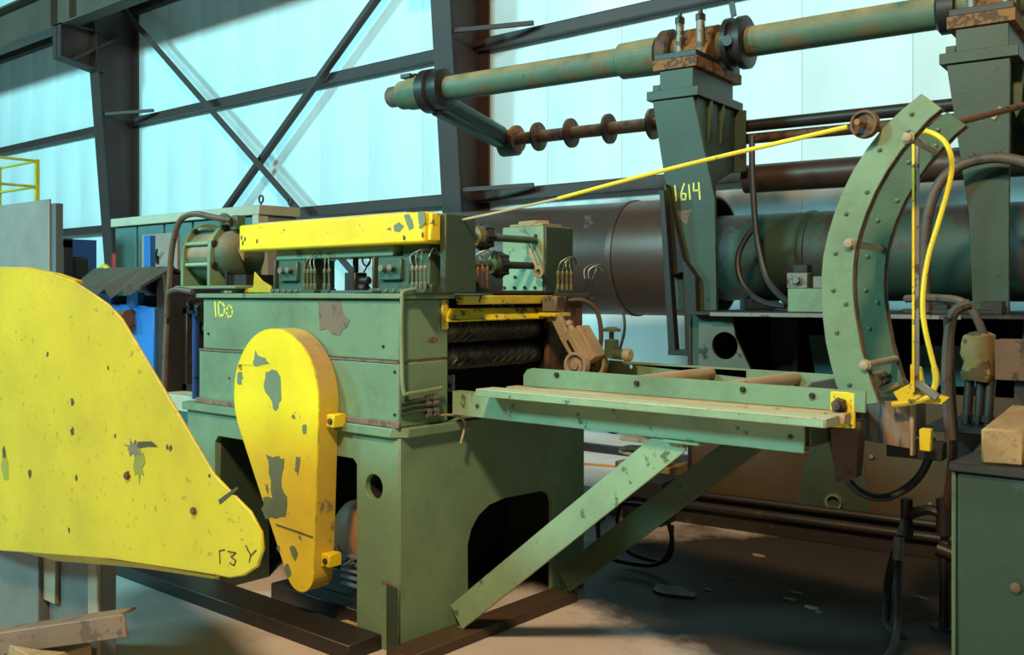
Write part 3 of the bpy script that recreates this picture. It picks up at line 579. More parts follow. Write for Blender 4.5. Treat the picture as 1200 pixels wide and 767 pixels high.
t = thing('screw_column', 'tall dark green column at the right end of the yellow cover', 'column', (-3.22, 3.2, 1.6))
part(t, 'body', MB().box(-3.34, -3.16, 3.14, 3.31, 1.598, 1.825), GREEN_B)
part(t, 'cheek', MB().box(-3.098, -3.06, 3.14, 3.34, 1.60, 1.955), GREEN_D)
part(t, 'shim', MB().box(-3.32, -3.10, 3.09, 3.13, 1.60, 1.64), GREEN_D)
def lube(label, pts, m1=TUBES, h_=.10, base=None, fr=0):
    x, y, z = pts[0]; t = thing('lubricator_bank', label, 'lubricator', (x, y, z), fr, 'lubricator tube banks')
    part(t, 'manifold', MB().bar(V(pts[0])+V((-.012, -.0, .009)), V(pts[-1])+V((.012, 0, .009)), .03, .018), GREEN_D, .002)
    for p in pts:
        f = part(t, 'fitting', MB().hexn(V(p)+V((0, 0, .018)), (0, 0, 1), .03, .009).cyl(V(p)+V((0, 0, .046)), V(p)+V((0, 0, h_)), .006, n=8).hexn(V(p)+V((0, 0, h_)), (0, 0, 1), .02, .009), m1, 0)
        part(f, 'line', MB().tube([V(p)+V((0, 0, h_+.018)), V(p)+V((random.uniform(-.02, .02), .01, h_+.07)), V(p)+V((random.uniform(-.05, .05), .06, h_+.10)), V(p)+V((random.uniform(-.05, .05), .11, h_+.06))], .003, 5), TUBES, 0)
lube('bank of four lubricator tubes left of centre on the housing lid', [(-3.98+i*.028, 3.07, 1.598) for i in range(4)], GREEN_B)
lube('pair of lubricator tubes beside the centre gap on the housing lid', [(-3.82+i*.035, 3.07, 1.598) for i in range(2)], GREEN_B)
lube('bank of four pale lubricator tubes at the housing corner', [(-3.19+i*.027, 3.06, 1.600) for i in range(4)], TUBES)
lube('bank of brown lubricator tubes under the coupling shafts', [(-3.30, 3.40+i*.035, 1.613) for i in range(4)], TUBEC)
lube('bank of rusty lubricator tubes under the couplings', [(-3.30, 3.58+i*.035, 1.613) for i in range(4)], RUSTO)
lube('bank of four brass lubricator tubes beside the far gear box', [(-3.31, 4.28+i*.04, 1.600) for i in range(4)], TUBEC)
lube('bank of dark lubricator tubes at the far corner of the feed machine', [(-3.2, 4.38+i*.035, 1.560) for i in range(3)], DARK)
single('pressure_valve', 'small dark valve block on the lid between the bearing blocks', 'valve', MB().box(-3.78, -3.70, 3.16, 3.24, 1.598, 1.70).cyl((-3.70, 3.2, 1.66), (-3.64, 3.2, 1.66), .02).cyl((-3.74, 3.2, 1.70), (-3.74, 3.2, 1.78), .014).cyl((-3.72, 3.2, 1.63), (-3.66, 3.2, 1.62), .025), DARK, (-3.72, 3.2, 1.598))
single('flat_tool', 'dark flat bar lying along the housing lid', 'bar', MB().box(-3.72, -3.42, 3.02, 3.07, 1.598, 1.612), mat('blue_grey_bar', (.06, .10, .12), rough=.5), (-3.6, 3.05, 1.598))
single('curled_wire', 'curled dark wire in the gap under the yellow cover', 'wire', MB().tube([(-3.66+.03*math.cos(a), 3.2, 1.76+.028*math.sin(a)) for a in [i*.6 for i in range(22)]]+[(-3.68, 3.2, 1.70)], .004, 5, 1), DARK, (-3.66, 3.2, 1.7), 0, 0)
# coupling shafts along Y and the far box
for (z, yc, ye, lb) in ((1.893, 3.78, 4.25, 'upper coupling shaft between the housings'), (1.75, 3.90, 4.25, 'lower coupling shaft between the housings')):
    t = thing('coupling_shaft', lb, 'shaft', (-3.45, 3.7, z), 0, 'coupling shafts')
    part(t, 'shaft', MB().cyl((-3.45, 3.30, z), (-3.45, yc, z), .024), GREEN_B, 0)
    part(t, 'shaft', MB().cyl((-3.45, yc, z), (-3.45, ye, z), .02), DARK if z < 1.8 else GREEN_B, 0)
    part(t, 'hub', MB().lathe((-3.45, yc-.03, z), (0, 1, 0), [(0, .03), (0, .05), (.03, .058), (.04, .058)], 20), TUBEC if z > 1.8 else GREEN_B, 0)
    part(t, 'coupling_flange', MB().lathe((-3.45, yc+.011, z), (0, 1, 0), [(0, .066), (.05, .066), (.055, .06)], 24), DARK, 0)
    for i in range(8):
        a = i*math.pi/4; part(t, 'flange_lug', MB().cyl((-3.45+.06*math.cos(a), yc+.005, z+.06*math.sin(a)), (-3.45+.06*math.cos(a), yc+.07, z+.06*math.sin(a)), .012, n=8), DARK, 0)
t = thing('gear_box', 'pale green upright gear box on the far housing', 'gear box', (-3.5, 4.35, 1.6))
part(t, 'body', MB().box(-3.70, -3.40, 4.26, 4.52, 1.60, 1.975), GREEN_L, .006)
part(t, 'lid', MB().box(-3.66, -3.42, 4.28, 4.46, 1.976, 1.99).prism(blob(-3.55, 4.37, .09, .07, 14, .2, 2), 'Z', 1.99, 2.01), DUST, .003)
part(t, 'side_plate', MB().box(-3.399, -3.385, 4.27, 4.52, 1.605, 1.97), GREEN_D)
bolts(t, [(-3.68+.075*i, 4.26, 1.63) for i in range(4)]+[(-3.45, 4.26, 1.92), (-3.6, 4.26, 1.69)], (0, -1, 0), .009, .012, DARK)
t = thing('gear_box', 'dark near gear box half hidden behind the screw column', 'gear box', (-3.5, 3.4, 1.6))
part(t, 'body', MB().box(-3.62, -3.36, 3.345, 3.52, 1.613, 1.93), GREEN_D)
part(t, 'top_plate', MB().box(-3.63, -3.35, 3.34, 3.53, 1.931, 1.945), GREEN_B)
t = thing('spanner', 'pale open ended spanner hanging from the upper coupling shaft', 'spanner', (-3.43, 4.2, 1.71))
part(t, 'handle', MB().bar((-3.49, 4.215, 1.90), (-3.40, 4.215, 1.735), .016, .022, (1, 0, .5)).bar((-3.50, 4.225, 1.87), (-3.425, 4.225, 1.735), .008, .012, (1, 0, .5)), DUST)
part(t, 'jaw', MB().ring((-3.39, 4.222, 1.715), (0, -1, 0), .016, .034, .017, 16), DUST, 0)
# air cylinder on the left end
t = thing('air_cylinder', 'green and tan air cylinder in a flanged cage on the housing end', 'cylinder', (-4.85, 3.2, 1.6))
CZ, CY = 1.815, 3.22
part(t, 'barrel', MB().cyl((-5.06, CY, CZ), (-4.80, CY, CZ), .15, n=36), mat('dusty_green_cylinder', (.055, .15, .10), (.10, .12, .08), .05, 3.2, .5, grime=.2, dust=(.34, .20, .11), dz=(-.25, .0)), 0)
part(t, 'dust_cap', MB().lathe((-4.80, CY, CZ), (1, 0, 0), [(0, .15), (.07, .147), (.11, .12), (.13, .08), (.14, .02)], 36), mat('dusty_green_cap', (.06, .095, .055), (.12, .09, .05), .05, 5, .7, grime=.5, dust=(.24, .16, .09), dz=(-.1, .5)), 0)
def cage(x): return MB().prism([(CY-.17, 1.64), (CY-.17, CZ)]+[(CY-.17*math.cos(math.radians(a)), CZ+.19*math.sin(math.radians(a))) for a in range(15, 180, 15)]+[(CY+.17, CZ), (CY+.17, 1.64)], 'X', x, x+.03, [circ(CY, CZ, .145, 30)])
part(t, 'cage_plate', cage(-5.09), GREEN, .003)
part(t, 'cage_plate', cage(-4.82), GREEN, .003)
for a in (200, 158, 115, 65, 25, 335):
    p = (CY+.16*math.cos(math.radians(a)), CZ+.165*math.sin(math.radians(a)))
    part(t, 'tie_rod', MB().cyl((-5.06, p[0], p[1]), (-4.82, p[0], p[1]), .012, n=10), GREEN_L, 0)
    part(t, 'tie_nut', MB().hexn((-4.79, p[0], p[1]), (1, 0, 0), .02, .018), DARK, 0)
part(t, 'base_plate', MB().box(-5.12, -4.52, 3.03, 3.40, 1.622, 1.64), GREEN)
part(t, 'foot', MB().box(-4.66, -4.58, 3.05, 3.15, 1.598, 1.622).box(-5.0, -4.76, 3.25, 3.38, 1.598, 1.622), TAN)
part(t, 'standoff', MB().cyl((-4.7, 3.1, 1.64), (-4.7, 3.1, 1.72), .012).box(-4.74, -4.55, 3.12, 3.3, 1.64, 1.70), DARK, 0)
part(t, 'inlet_block', MB().box(-4.72, -4.67, 3.14, 3.2, 1.95, 2.03), GREEN_B)
part(t, 'inlet_elbow', MB().tube([(-4.93, CY, CZ+.14), (-4.93, CY, CZ+.22), (-4.85, CY-.02, CZ+.215), (-4.78, CY-.03, CZ+.17)], .018), GREEN_B, 0)
part(t, 'clevis', MB().bar((-4.66, 3.16, 1.86), (-4.56, 3.14, 1.78), .05, .03), RUSTO)
single('yellow_bracket', 'small bent yellow plate behind the air cylinder base', 'bracket', MB().prism([(-4.54, 1.60), (-4.30, 1.60), (-4.30, 1.635), (-4.38, 1.665), (-4.45, 1.715), (-4.46, 1.63), (-4.54, 1.622)], 'Y', 3.10, 3.112), YEL, (-4.45, 3.10, 1.6))
single('air_hose', 'brown air hose looping up to the air cylinder', 'hose', MB().tube([(-4.69, 3.12, 2.0), (-4.8, 3.08, 2.02), (-4.95, 3.05, 2.045), (-5.06, 3.03, 2.01), (-5.12, 3.02, 1.88), (-5.15, 3.02, 1.72), (-5.14, 3.0, 1.5), (-5.13, 2.98, 1.25), (-5.12, 2.97, .97), (-5.05, 2.95, .6)], .017), RUBBERB, (-5.1, 3.0, .5), 0, 0)
single('air_hose', 'short brown hose curling under the air cylinder base', 'hose', MB().tube([(-4.80, 2.95, 1.605), (-4.95, 2.95, 1.62), (-5.05, 2.96, 1.60), (-5.09, 2.97, 1.53), (-5.10, 2.97, 1.46)], .016), RUBBERB, (-4.95, 2.95, 1.46), 0, 0)
t = thing('valve_cluster', 'cluster of small dark valves at the left end of the housing', 'valve', (-4.93, 3.1, 1.3))
for i, (x, y, z) in enumerate([(-4.99, 3.05, 1.55), (-4.92, 3.06, 1.52), (-4.86, 3.1, 1.47), (-4.9, 3.1, 1.40), (-4.85, 3.1, 1.35)]):
    part(t, 'valve', MB().cyl((x, y, z), (x+.05, y-.01, z-.01), .028, n=12).cyl((x, y, z-.05), (x, y, z+.02), .016, n=10), DARK, 0)
part(t, 'riser', MB().cyl((-4.98, 3.08, 1.0), (-4.98, 3.08, 1.53), .02, n=10), BLUED, 0)
# ================================================================== RUN OUT TABLE
t = thing('runout_table', 'green braced run out table with pale planks and two cross rollers', 'table', (-2.3, 3.7, 0))
part(t, 'side_beam', MB().box(-3.16, -1.45, 3.285, 3.297, 1.036, 1.146).box(-3.16, -1.45, 3.297, 3.34, 1.036, 1.046).box(-3.16, -1.45, 3.297, 3.34, 1.136, 1.146), GREEN_L, .002)
part(t, 'side_beam', MB().box(-3.16, -1.45, 4.05, 4.10, 1.036, 1.146), GREEN_B)
part(t, 'cross_beam', MB().box(-2.0, -1.92, 3.34, 4.05, 1.05, 1.146).box(-2.9, -2.82, 3.34, 4.05, 1.05, 1.146).box(-1.53, -1.45, 3.34, 4.05, 1.05, 1.146), GREEN_B)
part(t, 'apron_plate', MB().box(-3.165, -2.86, 3.345, 4.045, 1.10, 1.112), DARK)
part(t, 'plank', MB().box(-2.91, -1.325, 3.172, 3.29, 1.148, 1.180), PLANK, .003)
part(t, 'plank', MB().box(-2.84, -1.31, 3.295, 3.372, 1.150, 1.186), DUST, .003)
part(t, 'plank_edge_strip', MB().box(-2.90, -1.33, 3.167, 3.172, 1.150, 1.177), GREEN_L, 0)
part(t, 'deck', MB().box(-2.85, -1.40, 3.375, 4.06, 1.150, 1.180), DUST)
fr_ = [(-2.79, 1.187), (-1.26, 1.187), (-1.26, 1.262), (-2.74, 1.268), (-2.77, 1.26), (-2.79, 1.235)]
part(t, 'front_rail', MB().prism(fr_, 'Y', 3.355, 3.367), GREEN, .002)
part(t, 'back_rail', MB().prism([(-2.95, 1.18), (-1.45, 1.18), (-1.45, 1.25), (-2.95, 1.262)], 'Y', 4.075, 4.09, [circ(-2.70, 1.235, .012, 10)]), GREEN, .002)
part(t, 'end_plate', MB().prism([(3.5, 1.18), (4.07, 1.18), (4.07, 1.25), (3.7, 1.25)], 'X', -1.62, -1.60), FIN)
bolts(t, [(x, 3.355, z) for x, z in ((-2.60, 1.247), (-2.19, 1.235), (-1.72, 1.24), (-1.45, 1.235))], (0, -1, 0), .011, .012, DARK)
for x in (-2.255, -1.84): part(t, 'roller', MB().cyl((x, 3.37, 1.228), (x, 4.074, 1.228), .028, n=16), TAN, 0)
def brace(y, x0, z0, x1, z1, wd, m):
    part(t, 'diagonal_brace', MB().bar((x0, y, z0), (x1, y, z1), .012, wd).bar((x0, y+.03, z0-wd/2+.006), (x1, y+.03, z1-wd/2+.006), .06, .012), m, .002)
brace(3.306, -3.15, .095, -1.97, 1.045, .125, GREEN_L)
brace(4.06, -3.10, .105, -1.93, 1.03, .13, GREEN_B)
part(t, 'brace_lip', MB().box(-2.02, -1.86, 3.27, 3.34, 1.022, 1.034), GREEN_L)
bolts(t, [(-1.5, 3.284, 1.09), (-3.0, 3.284, 1.09)], (0, -1, 0), .009, .008, GREEN_D)
# strip guide wheels
t = thing('strip_guide', 'dusty tan strip guide with two flanged wheels on the table', 'guide', (-2.85, 3.95, 1.18))
part(t, 'arm', MB().bar((-3.06, 3.94, 1.485), (-2.93, 3.94, 1.27), .03, .06, (1, 0, .5)), TAN)
part(t, 'slide_block', MB().bar((-2.97, 3.90, 1.40), (-2.86, 3.90, 1.25), .03, .075, (1, 0, .6)).bar((-2.93, 3.96, 1.42), (-2.82, 3.96, 1.27), .10, .07, (1, 0, .6)), TAN)
part(t, 'slot', MB().bar((-2.945, 3.883, 1.365), (-2.90, 3.883, 1.30), .004, .014, (1, 0, .6)), BLACK, 0)
part(t, 'adjuster', MB().cyl((-2.955, 3.95, 1.40), (-2.985, 3.95, 1.44), .018, n=12).hexn((-2.98, 3.95, 1.435), (-.6, 0, .8), .025, .024), TAN, 0)
for y in (3.83, 3.985):
    wl = part(t, 'wheel', MB().lathe((-2.86, y, 1.247), (0, 1, 0), [(.008, .02), (.012, .048), (0, .052), (0, .066), (.035, .066), (.045, .055), (.055, .055)], 28), TAN, 0)
    part(wl, 'hub', MB().cyl((-2.86, y-.004, 1.247), (-2.86, y+.02, 1.247), .02, n=14), TAN, 0)
    part(wl, 'web_disc', MB().ring((-2.86, y+.010, 1.247), (0, 1, 0), .01, .05, .018, 24), mat('blue_grey_wheel_web', (.13, .18, .24), (.3, .2, .1), .1, 20, .5), 0)
part(t, 'axle', MB().cyl((-2.86, 3.86, 1.247), (-2.86, 4.03, 1.247), .014), DARK, 0)
part(t, 'valve_body', MB().cyl((-2.76, 4.0, 1.28), (-2.76, 4.0, 1.37), .035, n=16).cyl((-2.76, 4.0, 1.30), (-2.66, 3.98, 1.30), .026, n=14), GREEN_B, 0)
part(t, 'valve_handle', MB().cyl((-2.76, 4.0, 1.37), (-2.76, 4.0, 1.415), .012).lathe((-2.76, 4.0, 1.41), (0, 0, 1), [(0, .045), (.012, .045), (.022, .025)], 16), GREEN_B, 0)
part(t, 'valve_knob', MB().lathe((-2.67, 3.98, 1.30), (1, -.2, 0), [(0, .02), (.01, .032), (.03, .032), (.042, .02)], 16), TAN, 0)
part(t, 'air_line', MB().tube([(-2.74, 4.03, 1.30), (-2.72, 4.05, 1.40), (-2.725, 4.06, 1.47), (-2.75, 4.08, 1.52)], .007), RUBBER, 0)
BAREK = mat('dark_brown_steel', (.075, .035, .02), DK, .05, 8, .6, grime=.4)
# ================================================================== CURVED STRIP GUIDE (frame 1)
outer = [(-.803, 2.281), (-.868, 2.232), (-.93, 2.176), (-.985, 2.108), (-1.033, 2.034), (-1.07, 1.962), (-1.099, 1.886), (-1.122, 1.81), (-1.139, 1.733), (-1.145, 1.664), (-1.145, 1.594), (-1.14, 1.508), (-1.13, 1.424), (-1.113, 1.348), (-1.093, 1.272), (-1.055, 1.19)]
inner = [(-.737, 2.224), (-.78, 2.19), (-.817, 2.15), (-.87, 2.092), (-.916, 2.026), (-.956, 1.955), (-.988, 1.88), (-1.008, 1.82), (-1.024, 1.761), (-1.031, 1.70), (-1.033, 1.639), (-1.031, 1.58), (-1.024, 1.518), (-1.003, 1.398), (-.968, 1.279), (-.944, 1.215)]
t = thing('loop_guide', 'tall curved green plate guide with bolted spacers beside the table end', 'strip guide', (-1.0, 3.75, 1.0), 1)
for (y, m) in ((3.545, GREEN), (3.955, GREEN_B)):
    sh = 0 if y < 3.6 else .0
    part(t, 'side_plate', MB().prism(outer+inner[::-1], 'Y', y, y+.014), m, .002)
    mb = MB()
    for a, b in zip(inner[:-1], inner[1:]): mb.bar((a[0], y+.027, a[1]), (b[0], y+.027, b[1]), .024, .008, (1, 0, .3))
    part(t, 'edge_strip', mb, RUSTY, 0)
    pts = []
    for i in (1, 3, 6, 8, 10, 12, 14): pts.append((outer[i][0]*.62+inner[i][0]*.38, y, outer[i][1]*.62+inner[i][1]*.38))
    for i in (2, 5, 11): pts.append((outer[i][0]*.25+inner[i][0]*.75, y, outer[i][1]*.25+inner[i][1]*.75))
    bolts(t, pts, (0, -1, 0), .008, .007, GREEN_B)
for (x, z) in ((-.845, 2.135), (-1.045, 1.775), (-.99, 1.345)):
    sp = part(t, 'spacer_bolt', MB().cyl((x, 3.56, z), (x, 3.954, z), .013, n=12), TAN, 0)
    part(sp, 'nut', MB().ring((x, 3.545, z), (0, -1, 0), .004, .021, .012, 16).hexn((x, 3.541, z), (0, -1, 0), .014, .016), TAN, 0)
part(t, 'tie_shaft', MB().cyl((-1.06, 3.44, 1.20), (-.98, 4.05, 1.245), .017, n=14), TAN, 0)
part(t, 'coil_spring', MB().tube([(-1.0+.026*math.cos(a)-.02, 3.75+.006*a, 1.275+.026*math.sin(a)) for a in [i*.6 for i in range(44)]], .006, 5, 1), RUSTY, 0)
pv = part(t, 'pivot_bracket', MB().box(-1.085, -1.0, 3.455, 3.47, 1.13, 1.255), YELS, .003, 'yellow pivot bracket')
part(pv, 'pivot_nut', MB().hexn((-1.05, 3.455, 1.21), (0, -1, 0), .03, .026).cyl((-1.05, 3.43, 1.21), (-1.05, 3.40, 1.21), .014), RUSTY, 0)
part(t, 'base_plate', MB().prism([(-1.09, 1.045), (-.90, 1.025), (-.90, 1.20), (-1.09, 1.19)], 'Y', 3.80, 3.815), mat('striped_rusty_plate', (.20, .13, .085), (.03, .07, .09), .13, 3, .6, grime=.4, stretch=(9, 1, 1.0)), .002)
part(t, 'base_box', MB().box(-1.08, -.91, 3.815, 4.1, 1.05, 1.185), RUSTY)
part(t, 'base_flange', MB().box(-.90, -.885, 3.79, 3.83, 1.0, 1.21), TAN)
part(t, 'base_arm', MB().box(-1.0, -.80, 3.86, 3.94, .98, 1.045), BLACK)
part(t, 'support_leg', MB().prism([(-1.14, 1.14), (-1.02, 1.14), (-1.04, .93), (-1.11, .90)], 'Y', 3.60, 3.68), BAREK)
part(t, 'clamp', MB().prism([(-.93, 1.20), (-.78, 1.20), (-.76, 1.225), (-.84, 1.245), (-.855, 1.33), (-.89, 1.34), (-.89, 1.27), (-.95, 1.235)], 'Y', 3.76, 3.79), YELS, .002, 'yellow rod clamp')
part(t, 'clamp_handle', MB().bar((-.86, 3.74, 1.275), (-.79, 3.74, 1.225), .012, .03), STEEL)
part(t, 'clamp_pad', MB().box(-.855, -.815, 3.74, 3.78, 1.03, 1.11), YELS)
part(t, 'control_rod', MB().box(-.880, -.872, 3.745, 3.757, 1.24, 2.15), YELS, 0, 'thin yellow vertical rod')
part(t, 'control_rod', MB().box(-.872, -.858, 3.75, 3.764, 1.24, 2.14), STEEL, 0)
part(t, 'cover_tube', MB().tube([(-.90, 3.72, 2.17), (-.834, 3.75, 2.182), (-.775, 3.75, 2.145), (-.748, 3.75, 2.08), (-.752, 3.75, 2.0), (-.79, 3.75, 1.854), (-.825, 3.75, 1.73), (-.843, 3.75, 1.60), (-.839, 3.75, 1.486), (-.805, 3.75, 1.333)], .0095), STRAPM, 0, 'yellow taped hose')
part(t, 'hose_end', MB().tube([(-.805, 3.75, 1.333), (-.80, 3.75, 1.28), (-.825, 3.75, 1.225), (-.90, 3.75, 1.20), (-.95, 3.75, 1.19)], .012), YELB, 0)
wl = part(t, 'pulley', MB().lathe((-.985, 3.50, 2.19), (.12, 1, 0), [(.010, .012), (.010, .036), (0, .040), (0, .048), (.010, .050), (.015, .042), (.020, .042), (.026, .050), (.034, .048), (.034, .012)], 28), RUSTY, 0)
part(wl, 'pulley_pin', MB().cyl((-.995, 3.46, 2.192), (-.97, 3.60, 2.188), .011, n=12), RUSTO, 0)
single('strap_line', 'long yellow taped line stretched from the pulley toward the feed machine', 'line', MB().tube([(-1.325, 3.36, 2.178), (-2.0, 3.335, 2.09), (-2.55, 3.3, 2.0)], .0085, 8, 4), STRAPM, (-2.0, 3.33, 2.0), 0, 0)
single('pull_rope', 'thin pale rope running from the yellow line to the screw column', 'rope', MB().tube([(-2.55, 3.3, 2.0), (-2.85, 3.27, 1.958), (-3.08, 3.25, 1.93)], .006, 6, 4), WIREM, (-2.85, 3.27, 1.95), 0, 0)
single('control_bar', 'rusty round bar passing from the curved guide across the right post', 'bar', MB().cyl((-.83, 4.0, 2.235), (-.50, 4.55, 2.40), .014, n=10), RUSTY, (-.7, 4.2, 2.3), 1, 0)
# ================================================================== PIPE MILL (frame 1)
t = thing('mill_bed', 'oily ochre and dark bed of the pipe mill behind the table', 'machine bed', (-1.9, 7.0, 0), 1)
part(t, 'top_plate', MB().box(-2.98, -.55, 6.30, 7.95, 1.445, 1.472), DARK, .004)
part(t, 'edge_bar', MB().box(-2.80, -1.2, 6.285, 6.30, 1.44, 1.468), STEEL, .003)
part(t, 'skirt', MB().box(-3.0, -.6, 6.42, 6.45, .10, .98), OCHRE)
part(t, 'oil_splash_panel', MB().prism([(-2.25, .12), (-1.75, .12), (-1.80, .5), (-1.9, .68), (-2.12, .62), (-2.2, .4)], 'Y', 6.41, 6.42), GREEN_D, 0)
part(t, 'post_stub', MB().box(-3.0, -2.92, 6.43, 6.9, .98, 1.445), GREEN_D)
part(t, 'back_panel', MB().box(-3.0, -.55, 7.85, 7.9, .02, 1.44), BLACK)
part(t, 'end_panel', MB().box(-3.03, -3.0, 6.42, 7.9, .02, 1.44), DARK)
part(t, 'hole_bracket', MB().prism([(-2.93, .98), (-2.50, .98), (-2.66, 1.30), (-2.68, 1.44), (-2.93, 1.44)], 'Y', 6.39, 6.415, [circ(-2.735, 1.235, .095, 28)]), mat('grey_green_bracket', (.10, .12, .085), DK, .08, 6, .5, grime=.5), .003)
part(t, 'gusset', MB().prism([(-2.3, .98), (-1.75, .98), (-2.0, 1.30), (-2.36, 1.30)], 'Y', 7.0, 7.03), TEALP)
part(t, 'gusset', MB().prism([(-1.62, .98), (-1.2, .98), (-1.3, 1.25), (-1.6, 1.25)], 'Y', 7.0, 7.03), TEALP)
part(t, 'mid_frame', MB().box(-2.6, -2.4, 6.9, 7.8, .5, 1.44).box(-.9, -.75, 6.46, 7.8, .1, 1.44), DARK)
part(t, 'base_rail', MB().box(-3.15, -.5, 6.27, 6.42, .0, .10), DARK)
part(t, 'rail_pipe', MB().cyl((-3.1, 6.25, .135), (-.5, 6.25, .135), .03, n=12).cyl((-3.05, 6.36, .19), (-.5, 6.36, .19), .025, n=12), DARK, 0)
part(t, 'port_ring', MB().ring((-1.985, 6.408, .085+.16), (0, -1, 0), .03, .055, .040), STEEL, 0)
part(t, 'floor_block', MB().box(-3.35, -3.05, 6.05, 6.4, 0, .30), BLACK)
bolts(t, [(-1.75, 6.418, .56), (-1.4, 6.418, .3)], (0, -1, 0), .015, .02)
for z, nm in ((1.472, ''),): part(t, 'top_clutter', MB().prism(blob(-1.35, 6.45, .25, .08, 16, .3, 5), 'Z', 1.472, 1.50).box(-1.5, -1.3, 6.4, 6.5, 1.472, 1.53).box(-1.12, -1.0, 6.42, 6.55, 1.472, 1.55), DARK, .004)
def post(label, xs, text):
    # xs: left-top, right-top, left-mid, right-mid, left-bottom, right-bottom
    lt, rt, lm, rm, lb, rb, zt, zm = xs
    t = thing('mill_post', label, 'post', ((lb+rb)/2, 6.9, 1.472), 1)
    fp = [(lb, 1.473), (rb, 1.473), (rm, zm), (rt, zt), (lt, zt), (lm, zm)]
    part(t, 'front_plate', MB().prism(fp, 'Y', 6.60, 6.635), POSTG, .004)
    cx = lambda z: (lt+rt)/2 if z > zm else (lm+rm)/2
    part(t, 'web', MB().prism([(6.635, 1.473), (6.92, 1.473), (6.95, 1.6), (6.98, 2.43), (7.30, 2.55), (7.34, zt), (6.635, zt)], 'X', (lm+rm)/2-.05, (lm+rm)/2+.03), GREEN_D, .004)
    part(t, 'back_plate', MB().box(lt+.06, rt+.10, 7.34, 7.37, 2.55, zt), GREEN_D)
    part(t, 'top_plate', MB().box(lt-.04, rt+.05, 6.58, 7.42, zt+.001, zt+.07), POSTG, .004)
    for dy in (.12, .34): part(t, 'gusset', MB().prism([(rt-.08, zt), (rt+.05, zt), (rt+.03, zt-.28), (rt-.0, zt-.34)], 'Y', 6.70+dy, 6.72+dy), GREEN_B)
    part(t, 'neck_block', MB().box(lt+.05, rt-.01, 6.62, 7.36, zt+.071, zt+.22), GREEN_D if text else POSTG, .004)
    part(t, 'neck_foot', MB().box(lt-.01, lt+.05, 6.62, 7.36, zt+.071, zt+.12), GREEN_D)
    part(t, 'saddle_plate', MB().box(lt+.0, rt+.03, 6.60, 7.44, zt+.221, zt+.30), RUSTO, .004)
    part(t, 'saddle_plate', MB().box(lt+.01, rt+.02, 6.61, 7.43, zt+.301, zt+.345), DARK, .004)
    part(t, 'bearing_cap', MB().prism([(6.80, zt+.346), (7.40, zt+.346)]+[(7.1+.30*math.cos(math.radians(a))*(.62 if a not in (0, 180) else .8), zt+.43+.20*math.sin(math.radians(a))) for a in range(0, 181, 15)], 'X', lt+.06, rt-.0, [circ(7.1, 3.5, .118, 24)]), RUSTO, .004)
    for i, x in enumerate((lt+.10, rt-.06)):
        for y in (6.86, 7.34):
            sb = part(t, 'stud', MB().cyl((x, y, zt+.346), (x, y, zt+.62), .032, n=14), STEEL, 0)
            part(sb, 'stud_nut', MB().hexn((x, y, zt+.62), (0, 0, 1), .05, .04).cyl((x, y, zt+.67), (x, y, zt+.70), .018, n=10), DARK, 0)
    return t
t1 = post('left green mill post painted with the yellow number 1614', (-3.40, -3.07, -3.27, -2.90, -3.24, -2.885, 3.035, 2.27), True)
F1 = lambda u, v, d: (u, 6.5992-d, v)
u0 = -3.215
part(t1, 'painted_number', strokes([[(u0, 2.39), (u0+.012, 2.28)], [(u0+.075, 2.40), (u0+.05, 2.33), (u0+.055, 2.285), (u0+.085, 2.285), (u0+.09, 2.325), (u0+.055, 2.33)], [(u0+.112, 2.39), (u0+.122, 2.285)], [(u0+.15, 2.40), (u0+.15, 2.345), (u0+.195, 2.345)], [(u0+.19, 2.40), (u0+.20, 2.28)]], F1, .012, .0015), MARK, 0, 'yellow painted 1614')
part(t1, 'bare_patch', MB().prism([(-3.20, 2.20), (-3.07, 2.21), (-3.10, 2.17), (-3.12, 2.10), (-3.16, 2.13)], 'Y', 6.598, 6.6), BAREB, 0)
part(t1, 'front_bar', MB().prism([(-3.275, 2.40), (-3.255, 2.40), (-3.12, 1.85), (-3.02, 1.72), (-3.0, 1.20), (-3.10, 1.19), (-3.12, 1.75), (-3.23, 1.72)], 'Y', 6.53, 6.598), DARK, .004, 'dark hanging plate')
part(t1, 'front_bar', MB().prism([(-3.275, 2.35), (-3.235, 2.35), (-3.14, 1.165), (-3.20, 1.165)], 'Y', 6.46, 6.529), DARK, .004, 'dark hanging plate')
part(t1, 'front_bar_foot', MB().box(-3.20, -3.0, 6.45, 6.60, 1.15, 1.188), DARK)
t2 = post('right green mill post with a brown hose looped across it', (-1.345, -.985, -1.217, -.99, -1.195, -.99, 3.03, 2.09), False)
part(t2, 'clip', MB().bar((-1.08, 6.595, 2.66), (-1.03, 6.595, 2.73), .01, .03), TAN)
bolts(t2, [(-1.20, 6.6, 2.45), (-1.05, 6.6, 2.45)], (0, -1, 0), .02, .02, GREEN_D)
UZ = 3.5
t = thing('upper_pipe', 'long weathered green upper pipe with dark clamp hub and rusty collars', 'pipe', (-3.5, 7.1, 3.38), 1)
part(t, 'tube', MB().cyl((-5.80, 7.1, UZ), (.6, 7.1, UZ), .114, n=32), PIPEG, 0)
part(t, 'end_cap', MB().lathe((-6.50, 7.1, UZ), (1, 0, 0), [(0, .085), (.02, .10), (.2, .10)], 28), BAREB, 0)
part(t, 'end_sleeve', MB().lathe((-6.36, 7.1, UZ), (1, 0, 0), [(0, .11), (.02, .135), (.10, .14), (.13, .15), (.32, .155)], 28), PIPEG, 0)
part(t, 'sleeve_clip', MB().box(-6.30, -6.18, 7.02, 7.10, UZ+.145, UZ+.185).cyl((-6.31, 7.06, UZ+.17), (-6.13, 7.06, UZ+.17), .014, n=8), DARK)
